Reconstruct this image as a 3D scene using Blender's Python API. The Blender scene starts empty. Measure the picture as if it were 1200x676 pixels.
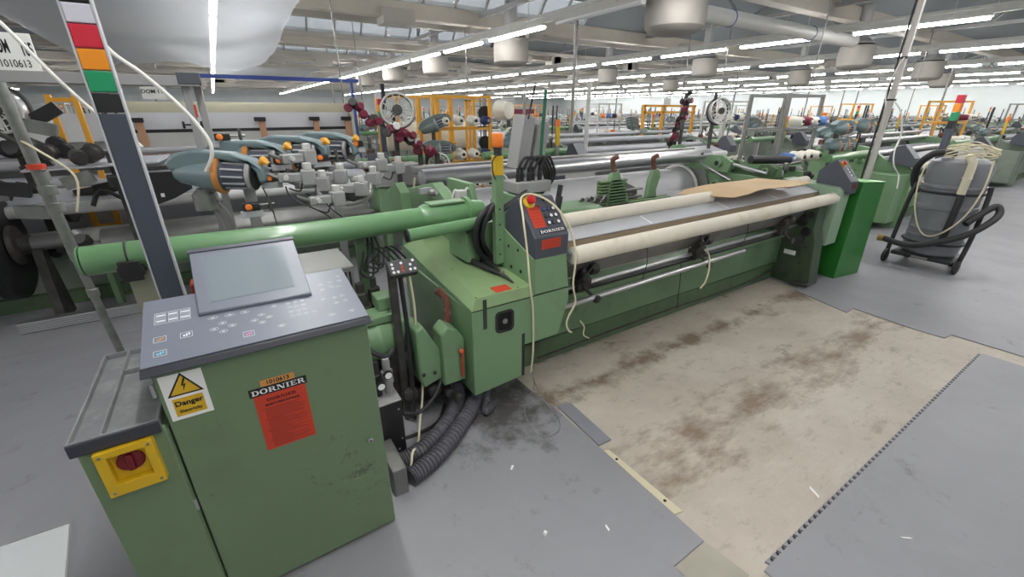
import bpy, bmesh, math, random
from mathutils import Vector, Matrix
random.seed(7)
R = math.radians
PI = math.pi
S = bpy.context.scene
COL = S.collection

# ---------------------------------------------------------------- materials
MATS = {}
def mat(name, col=None, rough=.5, metal=0., var=0., vscale=6., bump=0., bscale=60., dirt=None, dirt_amt=0., dscale=2.2,
        coat=0., spec=.5, trans=0., alpha=1., emit=None, estr=0., stretch=None):
    if name in MATS: return MATS[name]
    m = bpy.data.materials.new(name); m.use_nodes = True
    nt = m.node_tree; N = nt.nodes; L = nt.links
    b = N['Principled BSDF']
    c = (col[0], col[1], col[2], 1)
    b.inputs['Base Color'].default_value = c
    b.inputs['Roughness'].default_value = rough
    b.inputs['Metallic'].default_value = metal
    b.inputs['Specular IOR Level'].default_value = spec
    b.inputs['Coat Weight'].default_value = coat
    b.inputs['Transmission Weight'].default_value = trans
    b.inputs['Alpha'].default_value = alpha
    if emit:
        b.inputs['Emission Color'].default_value = (*emit, 1); b.inputs['Emission Strength'].default_value = estr
    if var or dirt or bump:
        tc = N.new('ShaderNodeTexCoord'); src = tc.outputs['Object']
        if stretch:
            mp = N.new('ShaderNodeMapping'); mp.inputs['Scale'].default_value = stretch
            L.new(src, mp.inputs['Vector']); src = mp.outputs['Vector']
        cur = None
        if var:
            n = N.new('ShaderNodeTexNoise'); n.inputs['Scale'].default_value = vscale; n.inputs['Detail'].default_value = 5
            L.new(src, n.inputs['Vector'])
            r = N.new('ShaderNodeMapRange'); r.inputs['To Min'].default_value = 1 - var; r.inputs['To Max'].default_value = 1 + var
            r.inputs['From Min'].default_value = .3; r.inputs['From Max'].default_value = .7
            L.new(n.outputs['Fac'], r.inputs['Value'])
            mx = N.new('ShaderNodeMix'); mx.data_type = 'RGBA'; mx.blend_type = 'MULTIPLY'; mx.inputs[0].default_value = 1
            mx.inputs[6].default_value = c
            cb = N.new('ShaderNodeCombineColor')
            for i in range(3): L.new(r.outputs['Result'], cb.inputs[i])
            L.new(cb.outputs['Color'], mx.inputs[7]); cur = mx.outputs[2]
        if dirt:
            n = N.new('ShaderNodeTexNoise'); n.inputs['Scale'].default_value = dscale; n.inputs['Detail'].default_value = 9
            n.inputs['Roughness'].default_value = .68
            L.new(src, n.inputs['Vector'])
            r = N.new('ShaderNodeMapRange'); r.inputs['From Min'].default_value = .52; r.inputs['From Max'].default_value = .72
            r.inputs['To Max'].default_value = dirt_amt
            L.new(n.outputs['Fac'], r.inputs['Value'])
            mx = N.new('ShaderNodeMix'); mx.data_type = 'RGBA'
            L.new(r.outputs['Result'], mx.inputs[0])
            if cur: L.new(cur, mx.inputs[6])
            else: mx.inputs[6].default_value = c
            mx.inputs[7].default_value = (*dirt, 1); cur = mx.outputs[2]
        if cur: L.new(cur, b.inputs['Base Color'])
        if bump:
            n = N.new('ShaderNodeTexNoise'); n.inputs['Scale'].default_value = bscale; n.inputs['Detail'].default_value = 4
            L.new(src, n.inputs['Vector'])
            bp = N.new('ShaderNodeBump'); bp.inputs['Strength'].default_value = bump; bp.inputs['Distance'].default_value = .01
            L.new(n.outputs['Fac'], bp.inputs['Height']); L.new(bp.outputs['Normal'], b.inputs['Normal'])
    MATS[name] = m
    return m
def sr(r, g, b):
    f = lambda v: (v/255/12.92) if v <= 10 else ((v/255+.055)/1.055)**2.4
    return (f(r), f(g), f(b))

M_GIRD = mat('oily_shaded_girder_green', sr(100, 130, 98), .45, var=.08, dirt=sr(60, 72, 56), dirt_amt=.6, dscale=3)  # loom green darkened for oil and for shade on the girder front
M_GREEN = mat('green_paint', sr(122, 154, 116), .42, var=.05, vscale=3, dirt=sr(92, 110, 80), dirt_amt=.45, dscale=3, bump=.03, bscale=90)
M_CAB = mat('cabinet_green', sr(108, 129, 97), .45, var=.04, vscale=2, dirt=sr(90, 106, 80), dirt_amt=.4, dscale=4, bump=.05, bscale=120)
M_CABD = mat('cabinet_green_edge', sr(120, 150, 110), .4)
M_DGREEN = mat('dark_green_iron', sr(84, 108, 78), .5, var=.12, vscale=6, dirt=sr(58, 56, 46), dirt_amt=.8, dscale=3.5)
M_FILTH = mat('oily_green_iron', sr(62, 80, 58), .5, var=.2, vscale=6, dirt=sr(38, 36, 32), dirt_amt=.9, dscale=5)
M_LID = mat('gearbox_lid_toplit_green', sr(134, 160, 114), .4, var=.04, dirt=sr(120, 132, 92), dirt_amt=.4, dscale=4)  # loom green made paler to paint in light falling on the lid
M_TUBE = mat('green_tube_paint', sr(106, 148, 104), .3, var=.03, coat=.25, dirt=sr(118, 150, 116), dirt_amt=.3, dscale=4)
M_BOXG = mat('vivid_green_paint', sr(38, 112, 40), .35, var=.04, coat=.2)
M_SLATE = mat('slate_grey_paint', sr(76, 79, 88), .45, var=.04)
M_SLATE2 = mat('signal_slate_plastic', sr(70, 75, 87), .4)
M_CONS = mat('console_grey_foil', sr(116, 121, 134), .32, var=.03, vscale=3)
M_CONSD = mat('console_dark_edge', sr(56, 58, 66), .5)
M_LCD = mat('lcd_glass', sr(132, 142, 150), .12, coat=.6, spec=.8)
M_STEEL = mat('brushed_steel', sr(190, 190, 192), .28, metal=.9, var=.08, vscale=4, stretch=(1, 8, 8))
M_STEELD = mat('dull_steel', sr(140, 140, 138), .42, metal=.7, var=.12, vscale=7, dirt=sr(90, 84, 76), dirt_amt=.4)
M_ALU = mat('aluminium_sheet', sr(178, 179, 184), .6, metal=.0, var=.05, vscale=3)
M_GALV = mat('galvanised_pipe', sr(128, 130, 126), .5, metal=.55, var=.2, vscale=14, dirt=sr(100, 96, 86), dirt_amt=.5, dscale=8)
M_BLACK = mat('black_plastic', sr(34, 34, 36), .45)
M_RUB = mat('black_rubber', sr(42, 42, 44), .55, bump=.05)
M_HOSE = mat('dusty_hose_plastic', sr(84, 83, 90), .5, dirt=sr(140, 136, 140), dirt_amt=.5, dscale=18)
M_IRON = mat('dark_iron', sr(70, 68, 66), .5, metal=.3, var=.25, vscale=16, dirt=sr(110, 104, 92), dirt_amt=.5, dscale=14)
M_CREAM = mat('cream_rubber_cloth', sr(226, 219, 203), .7, var=.04, vscale=3, dirt=sr(196, 184, 156), dirt_amt=.6, dscale=5, bump=.05, bscale=40)
M_WHITE = mat('white_plastic', sr(235, 235, 232), .4)
M_OFFW = mat('off_white_sheet', sr(214, 214, 214), .55, var=.03)
M_BEIGE = mat('beige_cloth_roll', sr(196, 192, 168), .8, var=.04, vscale=3)
M_CARD = mat('brown_cardboard', sr(206, 178, 140), .85, var=.05, vscale=5, bump=.04)
M_BROWN = mat('brown_strip', sr(146, 130, 108), .7, var=.12, vscale=5)
M_RUST = mat('rusty_hose', sr(104, 66, 56), .8, var=.25, vscale=30, dirt=sr(170, 150, 120), dirt_amt=.5, dscale=20)
M_RED = mat('red_plastic', sr(196, 34, 40), .35)
M_DRED = mat('dark_red_plastic', sr(112, 20, 28), .4)
M_ORANGE = mat('orange_plastic', sr(240, 128, 40), .35)
M_LORG = mat('orange_red_sticker', sr(196, 62, 36), .55)
M_YEL = mat('yellow_paint', sr(214, 174, 28), .4, var=.05, dirt=sr(150, 120, 60), dirt_amt=.3, dscale=9)
M_YORG = mat('yellow_orange_paint', sr(232, 168, 56), .4)
M_STK = mat('pale_orange_sticker', sr(204, 144, 76), .55)
M_TEAL = mat('teal_grey_plastic', sr(112, 130, 134), .35, var=.03)
M_TEALD = mat('deep_teal_plastic', sr(84, 108, 114), .35)
M_COPPER = mat('copper_ring', sr(206, 140, 72), .35, metal=.2)
M_INK = mat('black_ink', sr(24, 24, 26), .6)
M_WINK = mat('white_ink', sr(238, 238, 238), .6)
M_GINK = mat('pale_key_ink', sr(225, 228, 236), .45)
M_GREENL = mat('green_lens', sr(30, 150, 98), .35)
M_ORL = mat('orange_lens', sr(240, 148, 30), .35)
M_REDL = mat('red_lens', sr(206, 40, 62), .35)
M_WHL = mat('white_lens', sr(206, 204, 216), .35)
M_CORD = mat('ivory_cable', sr(220, 212, 180), .5)
M_WCORD = mat('white_conduit', sr(228, 226, 220), .45)
M_GREY = mat('grey_enamel', sr(150, 150, 150), .45, var=.04)
M_LGREY = mat('light_grey_enamel', sr(196, 196, 192), .45, var=.04)
M_DRUM = mat('grey_vacuum_plastic', sr(120, 122, 128), .4, var=.05, dirt=sr(104, 104, 108), dirt_amt=.4)
M_BEAMC = mat('cream_duct', sr(186, 180, 168), .6, var=.05, vscale=2)
M_ROOF = mat('roof_panel', sr(138, 144, 147), .7, var=.05, vscale=.6)
M_BAG = mat('grey_fabric_sock', sr(150, 146, 140), .9, var=.08, vscale=2, bump=.1, bscale=8)
M_BLUE = mat('blue_paint', sr(56, 76, 150), .4)
M_NAVY = mat('navy_yarn', sr(44, 56, 104), .8)
M_MAROON = mat('maroon_plastic', sr(120, 36, 60), .4)
M_CONE = mat('white_yarn', sr(232, 228, 216), .9, bump=.1, bscale=120)
M_PURP = mat('dark_yarn', sr(70, 60, 66), .9)
M_WALL = mat('wall_paint', sr(226, 232, 232), .8, var=.05, vscale=.4)
M_BOARD = mat('white_board', sr(222, 222, 226), .5)
M_SKY = None

def tube_mat():
    m = bpy.data.materials.new('fluorescent_tube'); m.use_nodes = True
    b = m.node_tree.nodes['Principled BSDF']
    b.inputs['Base Color'].default_value = (.9, .9, .9, 1)
    b.inputs['Emission Color'].default_value = (1, .985, .96, 1)
    b.inputs['Emission Strength'].default_value = TUBE_E
    return m
TUBE_E = 34.
M_LAMP = tube_mat()

def scuffs(m, c, r):
    nt = m.node_tree; N = nt.nodes; L = nt.links; b = N['Principled BSDF']
    prev = b.inputs['Base Color'].links[0].from_socket
    tc = N.new('ShaderNodeTexCoord'); vd = N.new('ShaderNodeVectorMath'); vd.operation = 'DISTANCE'; vd.inputs[1].default_value = c
    L.new(tc.outputs['Object'], vd.inputs[0])
    for sc, lo, hi, col, amp, rad in ((95, .66, .70, sr(190, 196, 186), .8, r), (14, .60, .72, sr(52, 60, 48), .7, r*2.2)):
        n = N.new('ShaderNodeTexNoise'); n.inputs['Scale'].default_value = sc; n.inputs['Detail'].default_value = 6; n.inputs['Roughness'].default_value = .8
        L.new(tc.outputs['Object'], n.inputs['Vector'])
        f = N.new('ShaderNodeMapRange'); f.inputs['From Max'].default_value = rad; f.inputs['To Min'].default_value = .10; f.inputs['To Max'].default_value = -.05
        L.new(vd.outputs['Value'], f.inputs['Value'])
        a = N.new('ShaderNodeMath'); a.operation = 'ADD'; L.new(n.outputs['Fac'], a.inputs[0]); L.new(f.outputs['Result'], a.inputs[1])
        g = N.new('ShaderNodeMapRange'); g.inputs['From Min'].default_value = lo; g.inputs['From Max'].default_value = hi; g.inputs['To Max'].default_value = amp
        L.new(a.outputs[0], g.inputs['Value'])
        mx = N.new('ShaderNodeMix'); mx.data_type = 'RGBA'; L.new(g.outputs['Result'], mx.inputs[0]); L.new(prev, mx.inputs[6]); mx.inputs[7].default_value = (*col, 1); prev = mx.outputs[2]
    L.new(prev, b.inputs['Base Color'])
scuffs(M_CAB, (.18, 1.37, .36), .13)

# ---------------------------------------------------------------- mesh builder
class MB:
    def __init__(s): s.bm = bmesh.new()
    def poly(s, pts, flip=False):
        v = [s.bm.verts.new(p) for p in pts]
        s.bm.faces.new(v if not flip else v[::-1]); return s
    def box(s, x0, x1, y0, y1, z0, z1, rot=None, piv=None):
        c = [Vector((x, y, z)) for z in (z0, z1) for x, y in ((x0, y0), (x1, y0), (x1, y1), (x0, y1))]
        if rot is not None:
            pv = Vector(piv) if piv else Vector(((x0+x1)/2, (y0+y1)/2, (z0+z1)/2))
            c = [pv + rot @ (p - pv) for p in c]
        v = [s.bm.verts.new(p) for p in c]
        for f in ((3, 2, 1, 0), (4, 5, 6, 7), (0, 1, 5, 4), (1, 2, 6, 5), (2, 3, 7, 6), (3, 0, 4, 7)):
            s.bm.faces.new([v[i] for i in f])
        return s
    def hexa(s, b, t):            # bottom and top quads (ccw from above)
        v = [s.bm.verts.new(p) for p in list(b)+list(t)]
        for f in ((3, 2, 1, 0), (4, 5, 6, 7), (0, 1, 5, 4), (1, 2, 6, 5), (2, 3, 7, 6), (3, 0, 4, 7)):
            s.bm.faces.new([v[i] for i in f])
        return s
    def prism(s, pts, axis, a, b):   # pts 2-D polygon; axis 'x': (y,z), 'y': (x,z), 'z': (x,y)
        def p3(p, t): return {'x': (t, p[0], p[1]), 'y': (p[0], t, p[1]), 'z': (p[0], p[1], t)}[axis]
        v0 = [s.bm.verts.new(p3(p, a)) for p in pts]; v1 = [s.bm.verts.new(p3(p, b)) for p in pts]
        n = len(pts)
        s.bm.faces.new(v0[::-1]); s.bm.faces.new(v1)
        for i in range(n): s.bm.faces.new((v0[i], v0[(i+1) % n], v1[(i+1) % n], v1[i]))
        return s
    def frame(s, d):
        d = Vector(d).normalized()
        u = d.cross(Vector((0, 0, 1)))
        if u.length < 1e-3: u = Vector((1, 0, 0))
        u.normalize(); w = u.cross(d).normalized(); return u, w
    def lathe(s, p0, d, prof, n=24, cap=True):   # prof: list of (dist along d, radius)
        p0 = Vector(p0); d = Vector(d).normalized(); u, w = s.frame(d)
        rings = []
        for t, r in prof:
            rings.append([s.bm.verts.new(p0 + d*t + (u*math.cos(2*PI*i/n) + w*math.sin(2*PI*i/n))*max(r, 1e-4)) for i in range(n)])
        for a, b in zip(rings, rings[1:]):
            for i in range(n): s.bm.faces.new((a[i], a[(i+1) % n], b[(i+1) % n], b[i]))
        if cap: s.bm.faces.new(rings[0][::-1]); s.bm.faces.new(rings[-1])
        return s
    def cyl(s, p0, p1, r, r1=None, n=20):
        p0 = Vector(p0); p1 = Vector(p1); L = (p1-p0).length
        return s.lathe(p0, p1-p0, [(0, r), (L, r if r1 is None else r1)], n)
    def rcyl(s, p0, p1, r, e=.006, n=24):         # with rounded rims
        p0 = Vector(p0); p1 = Vector(p1); L = (p1-p0).length
        return s.lathe(p0, p1-p0, [(0, r-e), (e*.3, r-e*.3), (e, r), (L-e, r), (L-e*.3, r-e*.3), (L, r-e)], n)
    def tube(s, pts, r, n=8, smooth=6, rad=None):
        P = [Vector(p) for p in pts]
        if smooth and len(P) > 2:
            Q = []
            for i in range(len(P)-1):
                a = P[max(i-1, 0)]; b = P[i]; c = P[i+1]; d = P[min(i+2, len(P)-1)]
                for k in range(smooth):
                    t = k/smooth
                    Q.append(.5*((2*b) + (c-a)*t + (2*a-5*b+4*c-d)*t*t + (3*b-a-3*c+d)*t**3))
            Q.append(P[-1]); P = Q
        rings = []; u = None
        for i, p in enumerate(P):
            d = (P[min(i+1, len(P)-1)] - P[max(i-1, 0)]).normalized()
            if u is None: u, w = s.frame(d)
            else:
                u = (u - d*u.dot(d)).normalized(); w = u.cross(d).normalized()
            rr = rad(i/(len(P)-1), i) if rad else r
            rings.append([s.bm.verts.new(p + (u*math.cos(2*PI*k/n) + w*math.sin(2*PI*k/n))*rr) for k in range(n)])
        for a, b in zip(rings, rings[1:]):
            for i in range(n): s.bm.faces.new((a[i], a[(i+1) % n], b[(i+1) % n], b[i]))
        s.bm.faces.new(rings[0][::-1]); s.bm.faces.new(rings[-1])
        return s
    def sphere(s, c, r, sc=(1, 1, 1), n=14):
        prof = []
        c = Vector(c); rings = []
        for j in range(1, n//2):
            a = PI*j/(n//2)
            rings.append([s.bm.verts.new(c + Vector((r*sc[0]*math.sin(a)*math.cos(2*PI*i/n), r*sc[1]*math.sin(a)*math.sin(2*PI*i/n), -r*sc[2]*math.cos(a)))) for i in range(n)])
        b = s.bm.verts.new(c - Vector((0, 0, r*sc[2]))); t = s.bm.verts.new(c + Vector((0, 0, r*sc[2])))
        for a, q in zip(rings, rings[1:]):
            for i in range(n): s.bm.faces.new((a[i], a[(i+1) % n], q[(i+1) % n], q[i]))
        for i in range(n):
            s.bm.faces.new((b, rings[0][(i+1) % n], rings[0][i])); s.bm.faces.new((t, rings[-1][i], rings[-1][(i+1) % n]))
        return s
    def torus(s, c, ax, r, q, n=24, m=8):
        c = Vector(c); u, w = s.frame(ax)
        pts = [c + (u*math.cos(2*PI*i/n) + w*math.sin(2*PI*i/n))*r for i in range(n)]
        ax = Vector(ax).normalized(); rings = []
        for i in range(n):
            o = (pts[i]-c).normalized()
            rings.append([s.bm.verts.new(pts[i] + (o*math.cos(2*PI*k/m) + ax*math.sin(2*PI*k/m))*q) for k in range(m)])
        for i in range(n):
            a = rings[i]; b = rings[(i+1) % n]
            for k in range(m): s.bm.faces.new((a[k], b[k], b[(k+1) % m], a[(k+1) % m]))
        return s
    def mesh(s, name):
        bmesh.ops.recalc_face_normals(s.bm, faces=s.bm.faces)
        for f in s.bm.faces: f.smooth = True
        for e in s.bm.edges:
            if len(e.link_faces) == 2 and e.calc_face_angle(0) > .6: e.smooth = False
        me = bpy.data.meshes.new(name); s.bm.to_mesh(me); s.bm.free(); return me
    def build(s, name, m, parent=None, bev=0., seg=2):
        o = bpy.data.objects.new(name, s.mesh(name)); COL.objects.link(o)
        o.data.materials.append(m)
        if parent is not None: adopt(o, parent)
        if bev:
            b = o.modifiers.new('bevel', 'BEVEL'); b.width = bev; b.segments = seg; b.limit_method = 'ANGLE'; b.angle_limit = .6
        return o

def world_of(p):
    if p.parent is None: return p.matrix_basis.copy()
    return world_of(p.parent) @ p.matrix_parent_inverse @ p.matrix_basis
def adopt(o, parent):
    """parent while keeping the child's coordinates as built (world)"""
    o.parent = parent
    o.matrix_parent_inverse = world_of(parent).inverted()
def tag(o, label, cat, group=None, kind=None):
    o['label'] = label; o['category'] = cat
    if group: o['group'] = group
    if kind: o['kind'] = kind
    return o
def thing(name, label, cat, loc, group=None):
    o = bpy.data.objects.new(name, None); COL.objects.link(o); o.location = loc
    o.empty_display_size = .1
    return tag(o, label, cat, group)
def struct(name, mb, m):
    o = mb.build(name, m); o['kind'] = 'structure'; return o
def kids(o): return [c for c in bpy.data.objects if c.parent == o]
def tree(o):
    return (o, [tree(c) for c in kids(o)])
def copy_tree(t, parent=None, loc=None, rz=None, label=None, group=None, scale=None):
    o, ch = t
    c = o.copy(); COL.objects.link(c)
    if parent is not None: c.parent = parent
    if loc is not None: c.location = loc
    if rz is not None: c.rotation_euler = (0, 0, rz)
    if scale is not None: c.scale = (scale, scale, scale)
    if label: c['label'] = label
    if group: c['group'] = group
    for k in ch: copy_tree(k, c)
    return c

def text(s, size, origin, xdir, ydir, m, parent, name='lettering', bold=0., xs=1., align='CENTER', depth=.0006, label=None):
    cu = bpy.data.curves.new(name, 'FONT'); cu.body = s; cu.size = size; cu.align_x = align; cu.align_y = 'CENTER'
    cu.offset = bold; cu.extrude = depth; cu.resolution_u = 3
    o = bpy.data.objects.new(name, cu); COL.objects.link(o)
    bpy.context.view_layer.update()
    me = bpy.data.meshes.new_from_object(o)
    bpy.data.objects.remove(o); bpy.data.curves.remove(cu)
    x = Vector(xdir).normalized(); y = Vector(ydir).normalized(); z = x.cross(y)
    for v in me.vertices:
        v.co = Vector(origin) + x*v.co.x*xs + y*v.co.y + z*v.co.z
    ob = bpy.data.objects.new(name, me); COL.objects.link(ob); me.materials.clear(); me.materials.append(m)
    if parent is not None: adopt(ob, parent)
    if label: ob['label'] = label
    return ob

# slab-serif capitals for the maker's plate: D O R N I E R drawn from strokes
def serif_word(word, h, origin, xdir, ydir, m, parent, name='lettering', wf=1., gap=.12, depth=.0006):
    x = Vector(xdir).normalized(); y = Vector(ydir).normalized(); z = x.cross(y); O = Vector(origin)
    mb = MB(); T = .24; t = .11; sf = .12
    def P(a, b, d): return O + x*a*h*wf + y*b*h + z*d
    def quad(pts):
        a = [P(p[0], p[1], 0) for p in pts]; b = [P(p[0], p[1], depth) for p in pts]
        va = [mb.bm.verts.new(p) for p in a]; vb = [mb.bm.verts.new(p) for p in b]
        mb.bm.faces.new(va[::-1]); mb.bm.faces.new(vb)
        for i in range(len(pts)): j = (i+1) % len(pts); mb.bm.faces.new((va[i], va[j], vb[j], vb[i]))
    def rect(x0, x1, y0, y1): quad([(x0, y0), (x1, y0), (x1, y1), (x0, y1)])
    def stem(c, lo=0, hi=1, s0=True, s1=True):
        rect(c-T/2, c+T/2, lo, hi)
        if s0: rect(c-T/2-sf, c+T/2+sf, lo, lo+t*.8)
        if s1: rect(c-T/2-sf, c+T/2+sf, hi-t*.8, hi)
    def bowl(cx, cy, rx, ry, a0, a1, n=12):
        for i in range(n):
            p = a0+(a1-a0)*i/n; q = a0+(a1-a0)*(i+1)/n
            w = lambda a: (rx-T*.95*abs(math.cos(a))**1 - t*(1-abs(math.cos(a))), )[0]
            def pt(a, inner):
                if inner: return (cx+(rx-T)*math.cos(a), cy+(ry-t)*math.sin(a))
                return (cx+rx*math.cos(a), cy+ry*math.sin(a))
            quad([pt(p, 1), pt(p, 0), pt(q, 0), pt(q, 1)])
    W = dict(D=1.0, O=1.05, R=1.05, N=1.15, I=.5, E=.9)
    tot = sum(W[c] for c in word) + gap*(len(word)-1); cur = -tot/2
    for ch in word:
        b = cur; w = W[ch]
        if ch == 'D':
            stem(b+T/2+sf); rect(b+T+sf, b+.5, 0, t); rect(b+T+sf, b+.5, 1-t, 1); bowl(b+.5, .5, .5, .5, -PI/2, PI/2)
        elif ch == 'O': bowl(b+w/2, .5, w/2, .52, 0, 2*PI, 22)
        elif ch == 'R':
            stem(b+T/2+sf); rect(b+T+sf, b+.6, 1-t, 1); rect(b+T+sf, b+.6, .45, .45+t); bowl(b+.6, .725, .32, .275, -PI/2, PI/2, 8)
            quad([(b+.5, .48), (b+.5+T, .48), (b+w, 0), (b+w-T*1.2, 0)]); rect(b+w-T*1.2, b+w+.05, 0, t*.8)
        elif ch == 'N':
            rect(b+sf, b+sf+t, 0, 1); rect(b, b+sf*2+t, 0, t*.8); rect(b, b+sf+t, 1-t*.8, 1)
            rect(b+w-sf-t, b+w-sf, 0, 1); rect(b+w-2*sf-t, b+w, 1-t*.8, 1)
            quad([(b+sf, 1), (b+sf+T*1.2, 1), (b+w-sf, 0), (b+w-sf-T*1.2, 0)])
        elif ch == 'I': stem(b+w/2)
        elif ch == 'E':
            stem(b+T/2+sf); rect(b+sf, b+w, 0, t); rect(b+sf, b+w, 1-t, 1); rect(b+sf, b+w-.2, .46, .46+t)
            rect(b+w-t, b+w, 0, .26); rect(b+w-t, b+w, .74, 1); rect(b+w-.2-t*.7, b+w-.2, .36, .64)
        cur += w+gap
    return mb.build(name, m, parent)

# ---------------------------------------------------------------- camera
F_PX = 500.; HZ = 130.; EYE = 1.65
pitch = math.atan((338-HZ)/F_PX); Lh = F_PX/math.cos(pitch); head = math.atan(837/Lh)
cam = bpy.data.cameras.new('camera'); co = bpy.data.objects.new('camera', cam); COL.objects.link(co)
cam.sensor_width = 36; cam.lens = F_PX/1200*36; cam.clip_start = .02; cam.clip_end = 300
fw = Vector((math.cos(head)*math.cos(pitch), math.sin(head)*math.cos(pitch), -math.sin(pitch)))
rt = Vector((math.sin(head), -math.cos(head), 0)); up = rt.cross(fw)
co.matrix_world = Matrix(((rt.x, up.x, -fw.x, 0), (rt.y, up.y, -fw.y, 0), (rt.z, up.z, -fw.z, EYE), (0, 0, 0, 1)))
S.camera = co
S.view_settings.view_transform = 'Standard'; S.view_settings.look = 'None'
S.view_settings.gamma = 1; S.view_settings.exposure = 0.7; S.view_settings.use_curve_mapping = False
# ---------------------------------------------------------------- floor
def floor_mat_shader():
    m = bpy.data.materials.new('bare_floor'); m.use_nodes = True; nt = m.node_tree; N = nt.nodes; L = nt.links
    b = N['Principled BSDF']; b.inputs['Roughness'].default_value = .62
    tc = N.new('ShaderNodeTexCoord')
    def noise(sc, det, ro, st=(1, 1, 1)):
        mp = N.new('ShaderNodeMapping'); mp.inputs['Scale'].default_value = st; L.new(tc.outputs['Object'], mp.inputs['Vector'])
        n = N.new('ShaderNodeTexNoise'); n.inputs['Scale'].default_value = sc; n.inputs['Detail'].default_value = det; n.inputs['Roughness'].default_value = ro
        L.new(mp.outputs['Vector'], n.inputs['Vector']); return n.outputs['Fac']
    def rng(v, a, c, lo=0., hi=1.):
        r = N.new('ShaderNodeMapRange'); r.inputs['From Min'].default_value = a; r.inputs['From Max'].default_value = c
        r.inputs['To Min'].default_value = lo; r.inputs['To Max'].default_value = hi; L.new(v, r.inputs['Value']); return r.outputs['Result']
    def math2(op, a, c):
        n = N.new('ShaderNodeMath'); n.operation = op
        for i, v in enumerate((a, c)):
            if isinstance(v, (int, float)): n.inputs[i].default_value = v
            elif v is not None: L.new(v, n.inputs[i])
        return n.outputs[0]
    def mix(f, a, c):
        n = N.new('ShaderNodeMix'); n.data_type = 'RGBA'; L.new(f, n.inputs[0])
        for i, v in ((6, a), (7, c)):
            if isinstance(v, tuple): n.inputs[i].default_value = (*v, 1)
            else: L.new(v, n.inputs[i])
        return n.outputs[2]
    sp = N.new('ShaderNodeSeparateXYZ'); L.new(tc.outputs['Object'], sp.inputs[0])
    X, Y = sp.outputs['X'], sp.outputs['Y']
    c = mix(rng(noise(1.6, 8, .6), .35, .68), sr(196, 187, 175), sr(172, 162, 149))
    # wear streaks scrubbed along the loom
    c = mix(rng(noise(3.2, 9, .7, (.5, 2.2, 1)), .56, .74, 0, .55), c, sr(206, 200, 190))
    c = mix(rng(noise(14, 10, .75, (.7, 1.4, 1)), .54, .76, 0, .6), c, sr(120, 104, 88))
    # brown oil stains in two bands: along the loom's foot and down the middle of the walkway
    def band(y0, w, amp):
        d = math2('ABSOLUTE', math2('SUBTRACT', Y, y0), None)
        return rng(d, 0, w, amp, 0)
    n1 = noise(2.6, 9, .72)
    n2 = noise(5, 9, .7, (.6, 1.3, 1))
    s1 = rng(math2('ADD', n1, band(1.70, .20, .25)), .62, .78, 0, .85)
    c = mix(s1, c, sr(104, 84, 66))
    s2 = rng(math2('ADD', n2, band(1.0, .34, .20)), .58, .8, 0, .8)
    c = mix(s2, c, sr(116, 94, 74))
    s3 = rng(math2('ADD', n1, band(2.15, .22, .16)), .66, .74, 0, .8)
    c = mix(s3, c, sr(92, 84, 76))
    L.new(c, b.inputs['Base Color'])
    bp = N.new('ShaderNodeBump'); bp.inputs['Strength'].default_value = .12; bp.inputs['Distance'].default_value = .01
    L.new(noise(30, 6, .7), bp.inputs['Height']); L.new(bp.outputs['Normal'], b.inputs['Normal'])
    return m
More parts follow.
